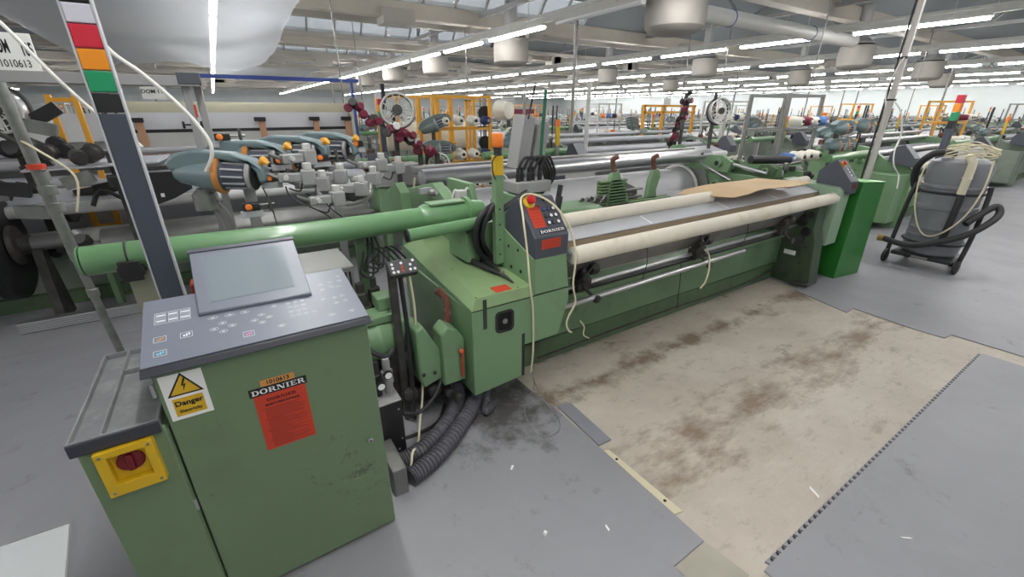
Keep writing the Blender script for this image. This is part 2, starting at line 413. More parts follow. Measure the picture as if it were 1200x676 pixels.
def vinyl_shader():
    m = bpy.data.materials.new('grey_vinyl_mat'); m.use_nodes = True; nt = m.node_tree; N = nt.nodes; L = nt.links
    b = N['Principled BSDF']; b.inputs['Roughness'].default_value = .48
    tc = N.new('ShaderNodeTexCoord')
    def noise(sc, det, ro, st=(1, 1, 1)):
        mp = N.new('ShaderNodeMapping'); mp.inputs['Scale'].default_value = st; L.new(tc.outputs['Object'], mp.inputs['Vector'])
        n = N.new('ShaderNodeTexNoise'); n.inputs['Scale'].default_value = sc; n.inputs['Detail'].default_value = det; n.inputs['Roughness'].default_value = ro
        L.new(mp.outputs['Vector'], n.inputs['Vector']); return n.outputs['Fac']
    def layer(prev, v, a, c2, hi, col):
        r = N.new('ShaderNodeMapRange'); r.inputs['From Min'].default_value = a; r.inputs['From Max'].default_value = c2; r.inputs['To Max'].default_value = hi
        L.new(v, r.inputs['Value']); n = N.new('ShaderNodeMix'); n.data_type = 'RGBA'; L.new(r.outputs['Result'], n.inputs[0])
        if isinstance(prev, tuple): n.inputs[6].default_value = (*prev, 1)
        else: L.new(prev, n.inputs[6])
        n.inputs[7].default_value = (*col, 1); return n.outputs[2]
    c = layer(sr(146, 146, 151), noise(.7, 6, .6), .4, .66, .7, sr(130, 130, 135))
    c = layer(c, noise(4, 8, .7), .55, .75, .5, sr(150, 150, 154))
    c = layer(c, noise(7, 10, .75, (1.6, .8, 1)), .62, .74, .5, sr(84, 82, 82))
    c = layer(c, noise(60, 4, .8), .68, .74, .5, sr(176, 176, 178))
    # grime that has dripped round the gearbox
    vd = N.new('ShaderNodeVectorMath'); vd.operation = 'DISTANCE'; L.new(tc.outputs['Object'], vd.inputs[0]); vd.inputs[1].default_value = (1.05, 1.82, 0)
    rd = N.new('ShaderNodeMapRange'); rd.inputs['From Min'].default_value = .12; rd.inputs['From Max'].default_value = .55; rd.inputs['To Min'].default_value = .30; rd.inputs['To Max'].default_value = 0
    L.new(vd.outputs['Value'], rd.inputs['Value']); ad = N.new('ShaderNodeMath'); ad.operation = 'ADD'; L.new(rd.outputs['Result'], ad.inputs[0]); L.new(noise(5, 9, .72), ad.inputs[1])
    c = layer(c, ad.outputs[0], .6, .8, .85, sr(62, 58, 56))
    L.new(c, b.inputs['Base Color'])
    r = N.new('ShaderNodeMapRange'); r.inputs['To Min'].default_value = .38; r.inputs['To Max'].default_value = .62
    L.new(noise(3, 6, .6), r.inputs['Value']); L.new(r.outputs['Result'], b.inputs['Roughness'])
    bp = N.new('ShaderNodeBump'); bp.inputs['Strength'].default_value = .08; bp.inputs['Distance'].default_value = .01
    L.new(noise(45, 5, .7), bp.inputs['Height']); L.new(bp.outputs['Normal'], b.inputs['Normal'])
    return m
M_BARE = floor_mat_shader(); M_VIN = vinyl_shader()
struct('floor', MB().box(-30, 51, -6, 66, -.2, 0), M_BARE)
MT = .009
mL = MB().prism([(-30, -6), (1.143, -6), (1.143, .598), (1.337, .6), (1.348, 1.21), (1.352, 1.63), (1.33, 1.8), (1.3, 4.2), (-30, 4.2)], 'z', .0005, MT)
o = mL.build('floor_mat', M_VIN, None, .003, 1); tag(o, 'grey vinyl floor mat spreading left of the bare walkway under the control cabinet', 'floor mat', 'grey vinyl floor mats')
# right-hand mat with dovetail teeth along its edge
pts = [(4.4, -6), (4.367, .4)]
x = 4.34
while x > 1.46:
    pts += [(x, .4), (x+.006, .416), (x-.022, .416), (x-.016, .4)]; x -= .044
pts += [(1.42, .398), (1.40, -6)]
o = MB().prism(pts[::-1], 'z', .0005, MT).build('floor_mat', M_VIN); tag(o, 'grey vinyl floor mat with a toothed dovetail edge beside the bare walkway', 'floor mat', 'grey vinyl floor mats')
# solid black pieces fill the slots left between the teeth
slot = MB(); x = 4.34
while x > 1.46:
    slot.box(x+.008, x+.020, .402, .414, .0006, .004); x -= .044
o = slot.build('seam_fill', M_INK); o['kind'] = 'stuff'; tag(o, 'black fill in the gaps between the dovetail teeth of the mat edge', 'dirt'); o['kind'] = 'stuff'
o = MB().prism([(4.561, -6), (30, -6), (30, 4.2), (4.62, 4.2), (4.6, 1.8), (4.49, 1.77), (4.327, 1.246), (4.48, 1.252), (4.435, .815), (4.445, .624), (4.564, .612)], 'z', .0005, MT).build('floor_mat', M_VIN, None, .003, 1)
tag(o, 'grey vinyl floor mat at the far end under the green box and vacuum', 'floor mat', 'grey vinyl floor mats')
o = MB().box(-29.7, 50.7, 4.2, 65.7, .0005, MT).build('floor_mat', M_VIN); tag(o, 'grey vinyl floor mat running behind the loom under the rear machines', 'floor mat', 'grey vinyl floor mats')
o = MB().prism([(1.352, 1.24), (1.44, 1.235), (1.46, 1.60), (1.37, 1.62)], 'z', .0005, MT+.002).build('mat_offcut', mat('offcut', sr(132, 133, 142), .5, var=.05), None, .002, 1)
tag(o, 'narrow blue-grey mat offcut at the corner under the gearbox', 'mat offcut')
o = MB().prism([(1.16, .42), (1.36, .42), (1.34, .595), (1.145, .595)], 'z', .0005, .003).build('edge_plate', mat('edge_plate', sr(168, 164, 150), .5, metal=.1, var=.08))
tag(o, 'beige metal edge plate beside the bottom corner of the left mat', 'plate')
t = thing('edging_strip', 'thin cream edging strip with two screws along the left mat', 'edging', (1.36, .9, 0))
MB().prism([(1.342, .75), (1.385, .74), (1.378, 1.19), (1.35, 1.2)], 'z', .0005, .005).build('strip', mat('cream_strip', sr(206, 198, 170), .6, var=.06), t)
for y in (.82, 1.12): MB().lathe((1.363, y, .004), (0, 0, 1), [(0, .008), (.003, .007)], 10).build('screw', M_INK, t)

rnd = random.Random(3)
scr = [(600, .94, 1.0, 'white paper scrap on the left mat nearest the gearbox corner')]
def scrap(x, y, sx, sy, rz, label, name='scrap', m=M_WHITE, h=.004):
    c, s_ = math.cos(rz), math.sin(rz)
    p = [(x+c*a-s_*b, y+s_*a+c*b) for a, b in ((-sx, -sy), (sx, -sy*.7), (sx*.8, sy), (-sx, sy*.6))]
    zb = MT+.0006
    o = MB().prism(p, 'z', zb, zb+h).build(name, m); tag(o, label, 'scrap', 'litter on the floor'); return o
scrap(.80, .98, .008, .008, .3, 'small white cube of waste on the grey mat left of centre', h=.014)
scrap(.42, 1.95, .02, .011, .3, 'white flake on the floor mat behind the black regulator box')
scrap(1.98, .47, .006, .035, -.5, 'crumpled white yarn end on the bare floor by the toothed edge')
scrap(2.05, .15, .003, .022, .9, 'white thread bit lying on the right-hand mat')
scrap(.88, 1.36, .015, .006, .6, 'pale lint tuft on the mat in front of the corrugated hoses')
scrap(1.04, .86, .004, .016, -.2, 'short white thread on the left mat near the edging strip')
scrap(-1.55, 3.05, .03, .018, .2, 'oval white scrap on the open floor at far left')
scrap(.66, .72, .006, .013, .4, 'white sliver at the bottom edge of the photo on the left mat')

# ---------------------------------------------------------------- roof
def lampglass():
    m = bpy.data.materials.new('skylight_glass'); m.use_nodes = True
    b = m.node_tree.nodes['Principled BSDF']; b.inputs['Base Color'].default_value = (.95, .97, 1, 1)
    b.inputs['Alpha'].default_value = .25; b.inputs['Roughness'].default_value = .1
    return m
M_GLASS = lampglass()
XA, XB = -30, 51
P = 6.2; ZV, ZP = 4.25, 6.0
roof = MB(); ny = 0
GX0, GX1 = 1.5, 11
y = -6.
k = 0; glz = []
while y < 66:
    y1 = y+4.7; y2 = y+P
    roof.prism([(y, ZV), (y1, ZP), (y1, ZP+.15), (y, ZV+.15)], 'x', XA, XB)
    for a, b_ in ((XA, GX0), (GX1, XB)):
        roof.prism([(y1, ZP), (y2, ZV), (y2+.1, ZV+.1), (y1+.1, ZP+.1)], 'x', a, b_)
    glz.append((y1, y2)); y = y2
struct('ceiling', roof, M_ROOF)
for i, (y1, y2) in enumerate(glz[:6]):
    g = struct('window_%d' % (i+1), MB().prism([(y1, ZP), (y2, ZV), (y2+.02, ZV+.02), (y1+.02, ZP+.02)], 'x', GX0, GX1), M_GLASS)
    fr = MB()
    for q in range(0, 11):
        xx = GX0 + (GX1-GX0)*q/10
        fr.prism([(y1-.03, ZP), (y2-.03, ZV), (y2+.04, ZV+.05), (y1+.04, ZP+.05)], 'x', xx-.025, xx+.025)
    for q in (.33, .66):
        yy = y1+(y2-y1)*q; zz = ZP+(ZV-ZP)*q
        fr.box(GX0, GX1, yy-.03, yy+.03, zz-.03, zz+.03)
    f = fr.build('window_frame', M_GREY, g)
# beams that run along the looms, and lighter lattice trusses
bm_ = MB()
for i in range(0, 11):
    yy = -6+P*i
    bm_.box(XA, XB, yy-.09, yy+.09, ZV-.32, ZV+.02)
    bm_.box(XA, XB, yy-.16, yy+.16, ZV-.36, ZV-.31)
    if i > 1:
        bm_.box(XA, XB, yy+2.6, yy+2.68, ZV-.1, ZV-.02)
struct('trim_1', bm_, M_BEAMC)
tr = MB()
for xx in [v for v in range(-14, 50, 7)]:
    for i in range(1, 9):
        y0 = -6+P*i
        tr.box(xx-.05, xx+.05, y0, y0+P, ZV-.14, ZV-.04)
        for a, b_, c, d in ((0, 0, 1.2, .4), (1.2, .4, 2.4, 0), (2.4, 0, 3.6, 1.3), (3.6, 1.3, 4.7, 0), (4.7, 0, 4.7, 1.7)):
            tr.cyl((xx, y0+a, ZV-.08+b_), (xx, y0+c, ZV-.08+d), .035, n=6)
struct('trim_2', tr, M_GREY)
dk = MB(); rr = random.Random(4)
for i in range(3, 11):
    yy = -6+P*i
    for off, zz, h in ((1.3, 3.95, .18), (3.4, 3.78, .10), (5.2, 4.0, .14)):
        dk.box(-26, 50, yy+off, yy+off+h, zz, zz+h)
    for q in range(12):
        x = rr.uniform(-12, 40); w_ = rr.uniform(.4, 1.1); dk.box(x, x+w_, yy-.28, yy+.28, 3.72, 4.08)
struct('trim_3', dk, mat('duct_grey_cream', sr(168, 164, 156), .6, var=.1, vscale=1))
struct('wall_front', MB().box(XA, XB, -6.2, -5.8, 0, 6.5), M_WALL)
struct('wall_back', MB().box(XA, XB, 65.8, 66.2, 0, 6.5), M_WALL)
struct('wall_right', MB().box(50.8, 51.2, -6, 66, 0, 6.5), M_WALL)
struct('wall_left', MB().box(-30.2, -29.8, -6, 66, 0, 6.5), M_WALL)

# ---------------------------------------------------------------- light fittings in rows across the looms
def fitting(lit=True):
    t = thing('light_fitting', 'x', 'ceiling light', (0, 0, 0))
    MB().box(-.055, .055, -.02, 2.46, .045, .10).build('housing', M_LGREY, t)
    m = M_LAMP if lit else mat('unlit_tube', sr(232, 234, 236), .3)
    MB().prism([(-.055, .046), (-.062, .02), (-.04, -.012), (.04, -.012), (.062, .02), (.055, .046)], 'y', .02, 2.42).build('tube', m, t)  # wider than the lamp itself, so the shape imitates its bloom
    return t
ORD = 'first second third fourth fifth sixth seventh eighth ninth tenth eleventh twelfth thirteenth fourteenth fifteenth sixteenth seventeenth eighteenth nineteenth twentieth twenty-first twenty-second'.split()
fit = fitting(); unlit = fitting(False); ft = tree(fit); ut = tree(unlit)
rows = [(-14, 'far left row'), (-7, 'row behind the number board'), (.4, 'row above the plastic sheet'), (6.75, 'long bright row'),
        (13.8, 'second row'), (20.2, 'third row'), (27.3, 'fourth row'), (34, 'fifth row'), (41, 'sixth row'), (48, 'seventh row')]
ZL = 3.4
nfit = 0
for xr, rl in rows:
    k0 = 0
    for k in range(-1, 20):
        yy = .3+2.93*k
        d = Vector((xr, yy+1.2, ZL-EYE)); cz = d.dot(fw)
        vis = cz > .3 and abs(d.dot(rt)/cz*F_PX) < 660
        if not vis and (abs(xr) > 21 or yy > 12): continue
        if xr > 30 and yy < -2: continue
        k0 += 1
        lab = '%s tube light from the near end, in the %s' % (ORD[k0-1], rl)
        src = ut if (xr == 6.75 and k == 2) else ft
        if src is ut: lab = 'unlit fluorescent tube light hanging above the steel pole near the top edge'
        copy_tree(src, None, (xr, yy, ZL), 0, lab, 'tube lights in ' + rl); nfit += 1
def drop(t):
    o, ch = t
    for c in ch: drop(c)
    bpy.data.objects.remove(o)
drop(ft); drop(ut)
for i, (xr, rl) in enumerate(rows):
    mb = MB().box(xr-.05, xr+.05, -3, 59, ZL+.10, ZL+.20)
    mb.box(xr-.09, xr-.07, -3, 59, ZL+.2, ZL+.26)
    for k in range(0, 21):
        yy = -2+2.93*k
        mb.cyl((xr, yy, ZL+.2), (xr, yy, ZV-.02), .008, n=5)
        mb.box(xr-.07, xr+.07, yy-.03, yy+.03, ZL+.11, ZL+.24)
    o = mb.build('lighting_trunking', M_LGREY); tag(o, 'grey metal trunking that carries the ' + rl, 'trunking', 'lighting trunking')

# ---------------------------------------------------------------- fabric air socks on duct drops
def sock():
    t = thing('air_sock', 'x', 'air diffuser', (0, 0, 0))
    MB().lathe((0, 0, 0), (0, 0, 1), [(0, .02), (.0, .3), (.03, .42), (.10, .485), (.22, .5), (.62, .5), (.68, .47), (.72, .3)], 28).build('fabric_sock', M_BAG, t)
    MB().lathe((0, 0, .74), (0, 0, 1), [(0, .44), (.02, .44), (.2, .2), (.22, .18), (1.1, .18)], 20).build('duct', M_GREY, t)
    MB().torus((0, 0, .66), (0, 0, 1), .485, .012, 28, 6).build('hoop', M_GREY, t)
    return t
st = tree(sock()); ks = 0
for x, y, z, sc, lab in ((7.6, 6.15, 2.98, 1.1, 'large grey fabric air sock hanging at the top edge above the loom'),
        (7.6, 11.8, 2.86, 1., 'second grey fabric air sock, behind the brightest light of the long row'),
        (7.6, 17.2, 2.9, 1., 'third grey fabric air sock, with a flared duct above it'), (7.6, 22.2, 2.9, 1., 'fourth grey fabric air sock along the long light row'),
        (7.6, 27, 2.9, 1, 'fifth grey fabric air sock, small, at the end of the long row'),
        (15.6, 6.2, 2.75, .85, 'grey air sock behind the right steel pole'), (15.6, 11, 2.8, .9, 'grey air sock over the middle looms'), (15.6, 16, 2.8, .9, 'farther grey air sock over the middle looms'),
        (22.6, 6.5, 2.7, .9, 'brown-stained air sock at the upper right'), (22.6, 11, 2.7, .9, 'small air sock in the third row of lights'), (30, 8, 2.7, .9, 'distant air sock near the right edge'), (22.6, 18, 2.7, .9, 'distant air sock deep in the hall')):
    copy_tree(st, None, (x, y, z), 0, lab, 'fabric air socks', sc)
drop(st)
o = MB().cyl((7.6, 6.2, 3.42), (15.2, 6.2, 3.42), .15, n=20).build('round_duct', M_LGREY); tag(o, 'pale round duct running level from the large air sock', 'duct')
for q in (9.4, 12.8):
    MB().torus((q, 6.2, 3.42), (1, 0, 0), .152, .012, 20, 6).build('blue_band', M_BLUE, o)
# ================================================================ control cabinet in the foreground
cab = thing('control_cabinet', 'green electrical control cabinet with a sloping grey keypad console and warning stickers', 'control cabinet', (0, 1.6, 0))
MB().box(-.300, .290, 1.39, 1.84, .012, .985).build('body', M_CAB, cab, .003)
d = MB().box(-.296, .293, 1.372, 1.389, .03, .976).build('door', M_CAB, cab, .004)
MB().box(-.299, .292, 1.3695, 1.392, .9765, .983).build('door_lip', M_CABD, cab, .001)
lk = MB().lathe((.243, 1.372, .489), (0, -1, 0), [(0, .011), (.004, .011), (.006, .008)], 18).build('lock', M_STEEL, d)
MB().box(.238, .248, 1.3645, 1.367, .487, .491).build('key_slot', M_INK, d)
for z in (.93, .50):
    MB().cyl((-.3035, 1.372, z-.022), (-.3035, 1.372, z+.022), .005, n=10).build('hinge', M_STEEL, d)
MB().box(-.29, .28, 1.42, 1.80, .0095, .02).build('plinth', M_BLACK, cab)
# side cabinet
sd = MB().box(-.500, -.312, 1.385, 1.90, .012, .80).build('side_cabinet', M_CAB, cab, .003)
MB().box(-.499, -.306, 1.370, 1.384, .03, .816).build('side_door', M_CAB, cab, .004)
MB().box(-.3105, -.301, 1.374, 1.84, .012, .80).build('seam', mat('seam_green', sr(96, 116, 86), .6), cab)
ty = MB()
ty.box(-.512, -.312, 1.367, 1.905, .815, .824)
for a in ((-.512, -.503, 1.367, 1.905), (-.321, -.312, 1.367, 1.905), (-.503, -.321, 1.367, 1.376), (-.503, -.321, 1.896, 1.905), (-.444, -.437, 1.376, 1.896), (-.437, -.321, 1.74, 1.747)):
    ty.box(*a, .8235, .842)
ty.build('tray_top', mat('cast_tray_grey', sr(138, 140, 142), .45, metal=.3, var=.14, vscale=12, dirt=sr(190, 190, 190), dirt_amt=.4, dscale=16), cab, .002)
MB().box(-.510, -.314, 1.360, 1.3675, .800, .838).build('tray_edge', M_CONSD, cab, .002)
# recessed yellow isolator switch
sw = MB()
X0, X1, Z0, Z1 = -.466, -.338, .647, .797; x0, x1, z0, z1 = -.442, -.360, .684, .778
for a in ((X0, X1, z1, Z1), (X0, X1, Z0, z0), (X0, x0, z0, z1), (x1, X1, z0, z1)): sw.box(a[0], a[1], 1.346, 1.3705, a[2], a[3])
sw.box(x0, x1, 1.3690, 1.3705, z0, z1)
s_ = sw.build('isolator_frame', M_YEL, cab, .0015)
MB().lathe((-.401, 1.369, .738), (0, -1, 0), [(0, .032), (.006, .032), (.009, .029)], 26).build('dial', M_DRED, s_)
MB().box(-.409, -.393, 1.350, 1.362, .712, .764).build('switch_handle', M_DRED, s_, .003)
for a, b_ in ((X0+.012, Z0+.012), (X1-.012, Z0+.012), (X0+.012, Z1-.012), (X1-.012, Z1-.012)):
    MB().lathe((a, 1.3462, b_), (0, -1, 0), [(0, .0045), (.002, .0038)], 12).build('screw', M_STEELD, s_)
YF = 1.3715
def plate(x0, x1, z0, z1, m, name, parent, y=YF, t=.0008, bev=0, label=None, skew=None):
    o = MB().box(x0, x1, y-t, y, z0, z1).build(name, m, parent)
    if label: o['label'] = label
    return o
XD, ZD = (1, 0, 0), (0, 0, 1)
dg = plate(-.286, -.185, .816, .966, M_WHITE, 'danger_sign', cab, label='white and yellow danger electricity sticker')
tri = MB(); yb = YF-.0012
def triang(cx, cz, h, y0, y1): 
    return MB().prism([(cx-h*.60, cz-h*.4), (cx+h*.60, cz-h*.4), (cx, cz+h*.6)], 'y', y0, y1)
triang(-.2355, .9235, .072, yb, YF-.0007).build('triangle_border', M_INK, dg)
triang(-.2355, .9228, .058, yb-.0004, YF-.0009).build('triangle', M_YEL, dg)
MB().prism([(-.232, .948), (-.2415, .924), (-.2355, .9255), (-.2395, .906), (-.2285, .930), (-.2345, .9285), (-.2265, .948)], 'y', yb-.0008, yb).build('lightning_bolt', M_INK, dg)
plate(-.272, -.199, .827, .886, M_YEL, 'yellow_panel', dg, YF-.0006, .0006)
text('Danger', .0225, (-.2355, YF-.0016, .868), XD, ZD, M_INK, dg, bold=.0006)
text('Electricity', .0135, (-.2355, YF-.0016, .842), XD, ZD, M_INK, dg, bold=.0003)
st_ = plate(-.082, .068, .604, .816, M_LORG, 'safety_sticker', cab, label='orange-red safety precautions sticker')
bp = plate(-.091, .075, .8165, .8455, M_INK, 'maker_plate', cab, t=.0012)
serif_word('DORNIER', .0175, (-.008, YF-.0014, .822), XD, ZD, M_WINK, bp, wf=1.18)
ps = plate(-.055, .043, .8462, .869, M_STK, 'number_sticker', cab)
text('1010613', .0195, (-.006, YF-.0010, .8575), XD, ZD, M_INK, ps, bold=.0005)
serif_word('DORNIER', .0105, (-.006, YF-.0010, .790), XD, ZD, M_INK, st_, wf=1.1)
text('SAFETY PRECAUTIONS', .0098, (-.006, YF-.0010, .776), XD, ZD, M_INK, st_, bold=.0004)
lines = MB(); rr = random.Random(5); z = .764
for i in range(34):
    ind = 0 if i in (0, 9, 19, 27) else .008
    wv = rr.uniform(.05, .118) if i % 3 else .118
    lines.box(-.068+ind, -.068+ind+wv, YF-.0011, YF-.0008, z-.0007*(1.6 if ind == 0 else 1), z+.0007)
    z -= .0046
lines.build('fine_print', mat('faded_print', sr(120, 40, 30), .6), st_)
# console: sloping keypad
A = math.atan(.085/.305); CY, CZ = 1.35, 1.005
def cp(x, t, h=0.): return Vector((x, CY + t*math.cos(A) - h*math.sin(A), CZ + t*math.sin(A) + h*math.cos(A)))
CX, CT = Vector((1, 0, 0)), Vector((0, math.cos(A), math.sin(A)))
def cbox(mb, x0, x1, t0, t1, h0, h1):
    return mb.hexa([cp(x0, t0, h0), cp(x1, t0, h0), cp(x1, t1, h0), cp(x0, t1, h0)], [cp(x0, t0, h1), cp(x1, t0, h1), cp(x1, t1, h1), cp(x0, t1, h1)])
con = MB().hexa([(-.316, 1.345, .984), (.306, 1.345, .984), (.304, 1.66, .99), (-.316, 1.66, .99)],
                [cp(-.312, .004, -.004), cp(.302, .004, -.004), cp(.290, .322, -.004), cp(-.312, .326, -.004)]).build('console', M_CONSD, cab, .003)
MB().hexa([cp(-.311, .012, -.003), cp(.300, .012, -.003), cp(.2885, .321, -.003), cp(-.311, .325, -.003)], [cp(-.311, .012), cp(.300, .012), cp(.2885, .321), cp(-.311, .325)]).build('keypad_foil', M_CONS, cab, .001, 1)
MB().hexa([cp(-.14, .30, -.10), cp(.12, .30, -.10), cp(.12, .50, -.16), cp(-.14, .50, -.16)], [cp(-.14, .30, -.004), cp(.12, .30, -.004), cp(.12, .50, -.03), cp(-.14, .50, -.03)]).build('console_back', M_CONSD, cab, .004)
# tilted display
def dq(x, t, h): return cp(x, t, h)
dsp = MB().hexa([dq(-.172, .192, .001), dq(.157, .184, .001), dq(.160, .53, -.03), dq(-.178, .53, -.03)], [dq(-.1690, .195, .012), dq(.155, .186, .012), dq(.159, .522, .042), dq(-.178, .522, .042)])
dsp = dsp.build('display', M_CONS, cab, .003)
MB().hexa([dq(-.182, .508, .006), dq(.163, .508, .006), dq(.163, .535, -.02), dq(-.182, .535, -.02)], [dq(-.182, .512, .046), dq(.163, .512, .046), dq(.163, .538, .044), dq(-.182, .538, .044)]).build('display_rim', M_SLATE, dsp, .002)
def dh(t): return .012 + (t-.19)/(.522-.19)*.030
MB().hexa([dq(-.135, .235, dh(.235)-.001), dq(.112, .235, dh(.235)-.001), dq(.112, .485, dh(.485)-.001), dq(-.135, .485, dh(.485)-.001)],
          [dq(-.135, .235, dh(.235)+.0008), dq(.112, .235, dh(.235)+.0008), dq(.112, .485, dh(.485)+.0008), dq(-.135, .485, dh(.485)+.0008)]).build('screen', M_LCD, dsp)
# keys and printed marks
def ring(mb, x, t, w, h, q=.0009, n=16, r=None):
    pts = []
    for i in range(n):
        a = 2*PI*i/n; pts.append((x+w*math.cos(a), t+h*math.sin(a), x+(w-q)*math.cos(a), t+(h-q)*math.sin(a)))
    for i in range(n):
        a = pts[i]; b = pts[(i+1) % n]
        mb.poly([cp(a[0], a[1], .0006), cp(b[0], b[1], .0006), cp(b[2], b[3], .0006), cp(a[2], a[3], .0006)])
def rectl(mb, x0, x1, t0, t1, q=.0009):
    for a in ((x0, x1, t0, t0+q), (x0, x1, t1-q, t1), (x0, x0+q, t0, t1), (x1-q, x1, t0, t1)): cbox(mb, *a, 0, .0006)
keys = []
for kx, kt in ((-.136, .172), (-.091, .170), (-.049, .169)): keys.append((kx, kt, .013, .008))
for kx, kt in ((-.112, .136), (-.135, .115), (-.088, .115), (-.113, .096)): keys.append((kx, kt, .011, .008))
for kx, kt in ((-.006, .137), (-.028, .116), (.013, .118), (-.008, .098), (.041, .061), (.256, .057), (.192, .058)): keys.append((kx, kt, .010, .007))
for i in range(4):
    for j in range(3): keys.append((.078+.021*j+(0 if i < 3 else 0), .168-.024*i, .007, .006))
for kx, kt in ((.187, .150), (.222, .147), (.248, .149), (.251, .118), (.221, .116), (.263, .271), (.262, .24), (.25, .207), (.227, .241), (.196, .236), (.227, .212), (.196, .206), (.035, .170), (.145, .094)): keys.append((kx, kt, .008, .006))
for i, (kx, kt, kw, kh) in enumerate(keys):
    mb = MB(); ring(mb, kx, kt, kw, kh)
    cbox(mb, kx-kw*.4, kx+kw*.4, kt-kh*.22, kt+kh*.22, 0, .0006)
    mb.build('key', M_GINK, con)
for (kx, kt, mm, nm) in ((-.235, .2275, M_GINK, 'key_block'), (-.268, .122, M_STK, 'key'), (-.205, .118, M_GINK, 'key'), (-.267, .06, mat('cyan_ink', sr(110, 200, 225), .5), 'key'), (-.050, .058, mat('pink_ink', sr(220, 120, 190), .5), 'key')):
    mb = MB()
    if nm == 'key_block':
        rectl(mb, -.282, -.192, .193, .25)
        for a in range(3):
            for b_ in range(2):
                cbox(mb, -.276+a*.03, -.256+a*.03, .205+b_*.027, .212+b_*.027, 0, .0006); rectl(mb, -.278+a*.03, -.254+a*.03, .199+b_*.026, .219+b_*.026)
    else:
        rectl(mb, kx-.015, kx+.015, kt-.012, kt+.012)
        mb2 = MB(); cbox(mb2, kx-.008, kx-.003, kt-.006, kt+.001, 0, .0007); cbox(mb2, kx-.001, kx+.003, kt-.006, kt+.005, 0, .0007); cbox(mb2, kx+.005, kx+.009, kt-.003, kt+.007, 0, .0007)
        mb2.build('key_symbol', mm, con)
    mb.build(nm, M_GINK, con)

# ================================================================ tall signal column behind the cabinet
sg = thing('signal_column', 'tall slate signal column with white, red, orange, green and black lens blocks', 'signal column', (-.27, 1.92, 0))
MB().box(-.302, -.236, 1.900, 1.935, .0095, 1.642).build('post', M_SLATE2, sg, .003)
MB().box(-.2358, -.230, 1.898, 1.937, .0095, 2.2).build('side_rail', M_ALU, sg, .001)
MB().box(-.3078, -.3024, 1.898, 1.937, .4, 2.2).build('side_rail', M_ALU, sg, .001)
for z0, z1, m, n in ((1.645, 1.701, M_BLACK, 'black_lens'), (1.704, 1.762, M_GREENL, 'green_lens'), (1.765, 1.821, M_ORL, 'orange_lens'), (1.824, 1.885, M_REDL, 'red_lens'), (1.888, 1.938, M_WHL, 'white_lens'), (1.941, 2.2, M_BLACK, 'cap')):
    MB().box(-.302, -.236, 1.899, 1.936, z0, z1).build(n, m, sg, .003)
MB().box(-.33, -.2, 1.87, 1.97, .0095, .02).build('foot_plate', M_SLATE2, sg)
o = MB().box(-.225, -.155, 2.02, 2.10, .0095, 1.01).build('post_cover', mat('brick_red_paint', sr(128, 46, 34), .5, var=.08), None, .006)
tag(o, 'brick red upright cover between the signal column and the display', 'cover')

t = thing('vent_box', 'low grey vented electronics box on the floor right of the display', 'electronics box', (.33, 2.55, 0))
MB().box(.19, .475, 2.38, 2.76, .0095, .84).build('housing', M_GREY, t, .004)
MB().box(.185, .48, 2.375, 2.765, .8405, .852).build('lid', M_LGREY, t, .003)
for i in range(12):
    MB().box(.205+i*.0222, .215+i*.0222, 2.374, 2.3795, .60, .82).build('vent_slot', M_INK, t)
# loose white panel in the bottom left corner
t = thing('panel_board', 'light grey flat panel with a thin rim lying low at the bottom left corner', 'panel', (-.9, 1.9, 0))
MB().prism([(-.881, 2.125), (-1.35, 2.142), (-1.29, 1.5), (-.795, 1.55)], 'z', .0095, .02).build('board', mat('panel_white', sr(206, 210, 212), .45), t)
rim = MB(); a, b_, c, d_ = (-.881, 2.125), (-1.35, 2.142), (-1.29, 1.5), (-.795, 1.55)
for p, q in ((a, b_), (a, d_)): rim.cyl((p[0], p[1], .022), (q[0], q[1], .022), .004, n=8)
rim.build('rim', M_GREY, t)
# ================================================================ the rapier loom
LM = thing('rapier_loom', 'long green rapier loom with two cream cloth-covered rollers across the middle of the picture', 'loom', (3, 2.4, 0))
# --- gearbox housing at the near end
gb = MB()
gb.prism([(.905, .166), (1.222, .183), (1.242, .392), (1.487, .393), (1.556, .60), (1.556, .685), (.905, .685)], 'y', 1.782, 2.55)
gbx = gb.build('gearbox_cover', M_GREEN, LM, .004)
MB().hexa([(.903, 1.786, .20), (.906, 1.782, .20), (.94, 2.85, .20), (.93, 2.85, .20)], [(.903, 1.786, .69), (.906, 1.782, .69), (.94, 2.85, .775), (.93, 2.85, .775)]).build('side_cover', M_GREEN, LM)
top = MB()
# sloping-edged top lid: outer rim at the seam, raised plate inside
o0 = [(.906, 1.779, .690), (1.30, 1.779, .690), (1.30, 2.85, .765), (.935, 2.85, .775)]
i1 = [(.940, 1.802, .750), (1.30, 1.796, .750), (1.30, 2.80, .825), (1.02, 2.78, .825)]
top.hexa(o0, i1).build('top_lid', M_LID, LM, .003)
sm_ = MB(); sm_.box(.903, 1.557, 1.7795, 1.781, .6865, .6895); sm_.build('seam', M_INK, gbx)
for x, y in ((.948, 1.812), (1.21, 1.81), (1.285, 1.80), (1.0, 2.2)):
    MB().lathe((x, y, .7495+(y-1.8)*.075), (0, 0, 1), [(0, .005), (.002, .004)], 8).build('bolt', M_INK, LM)
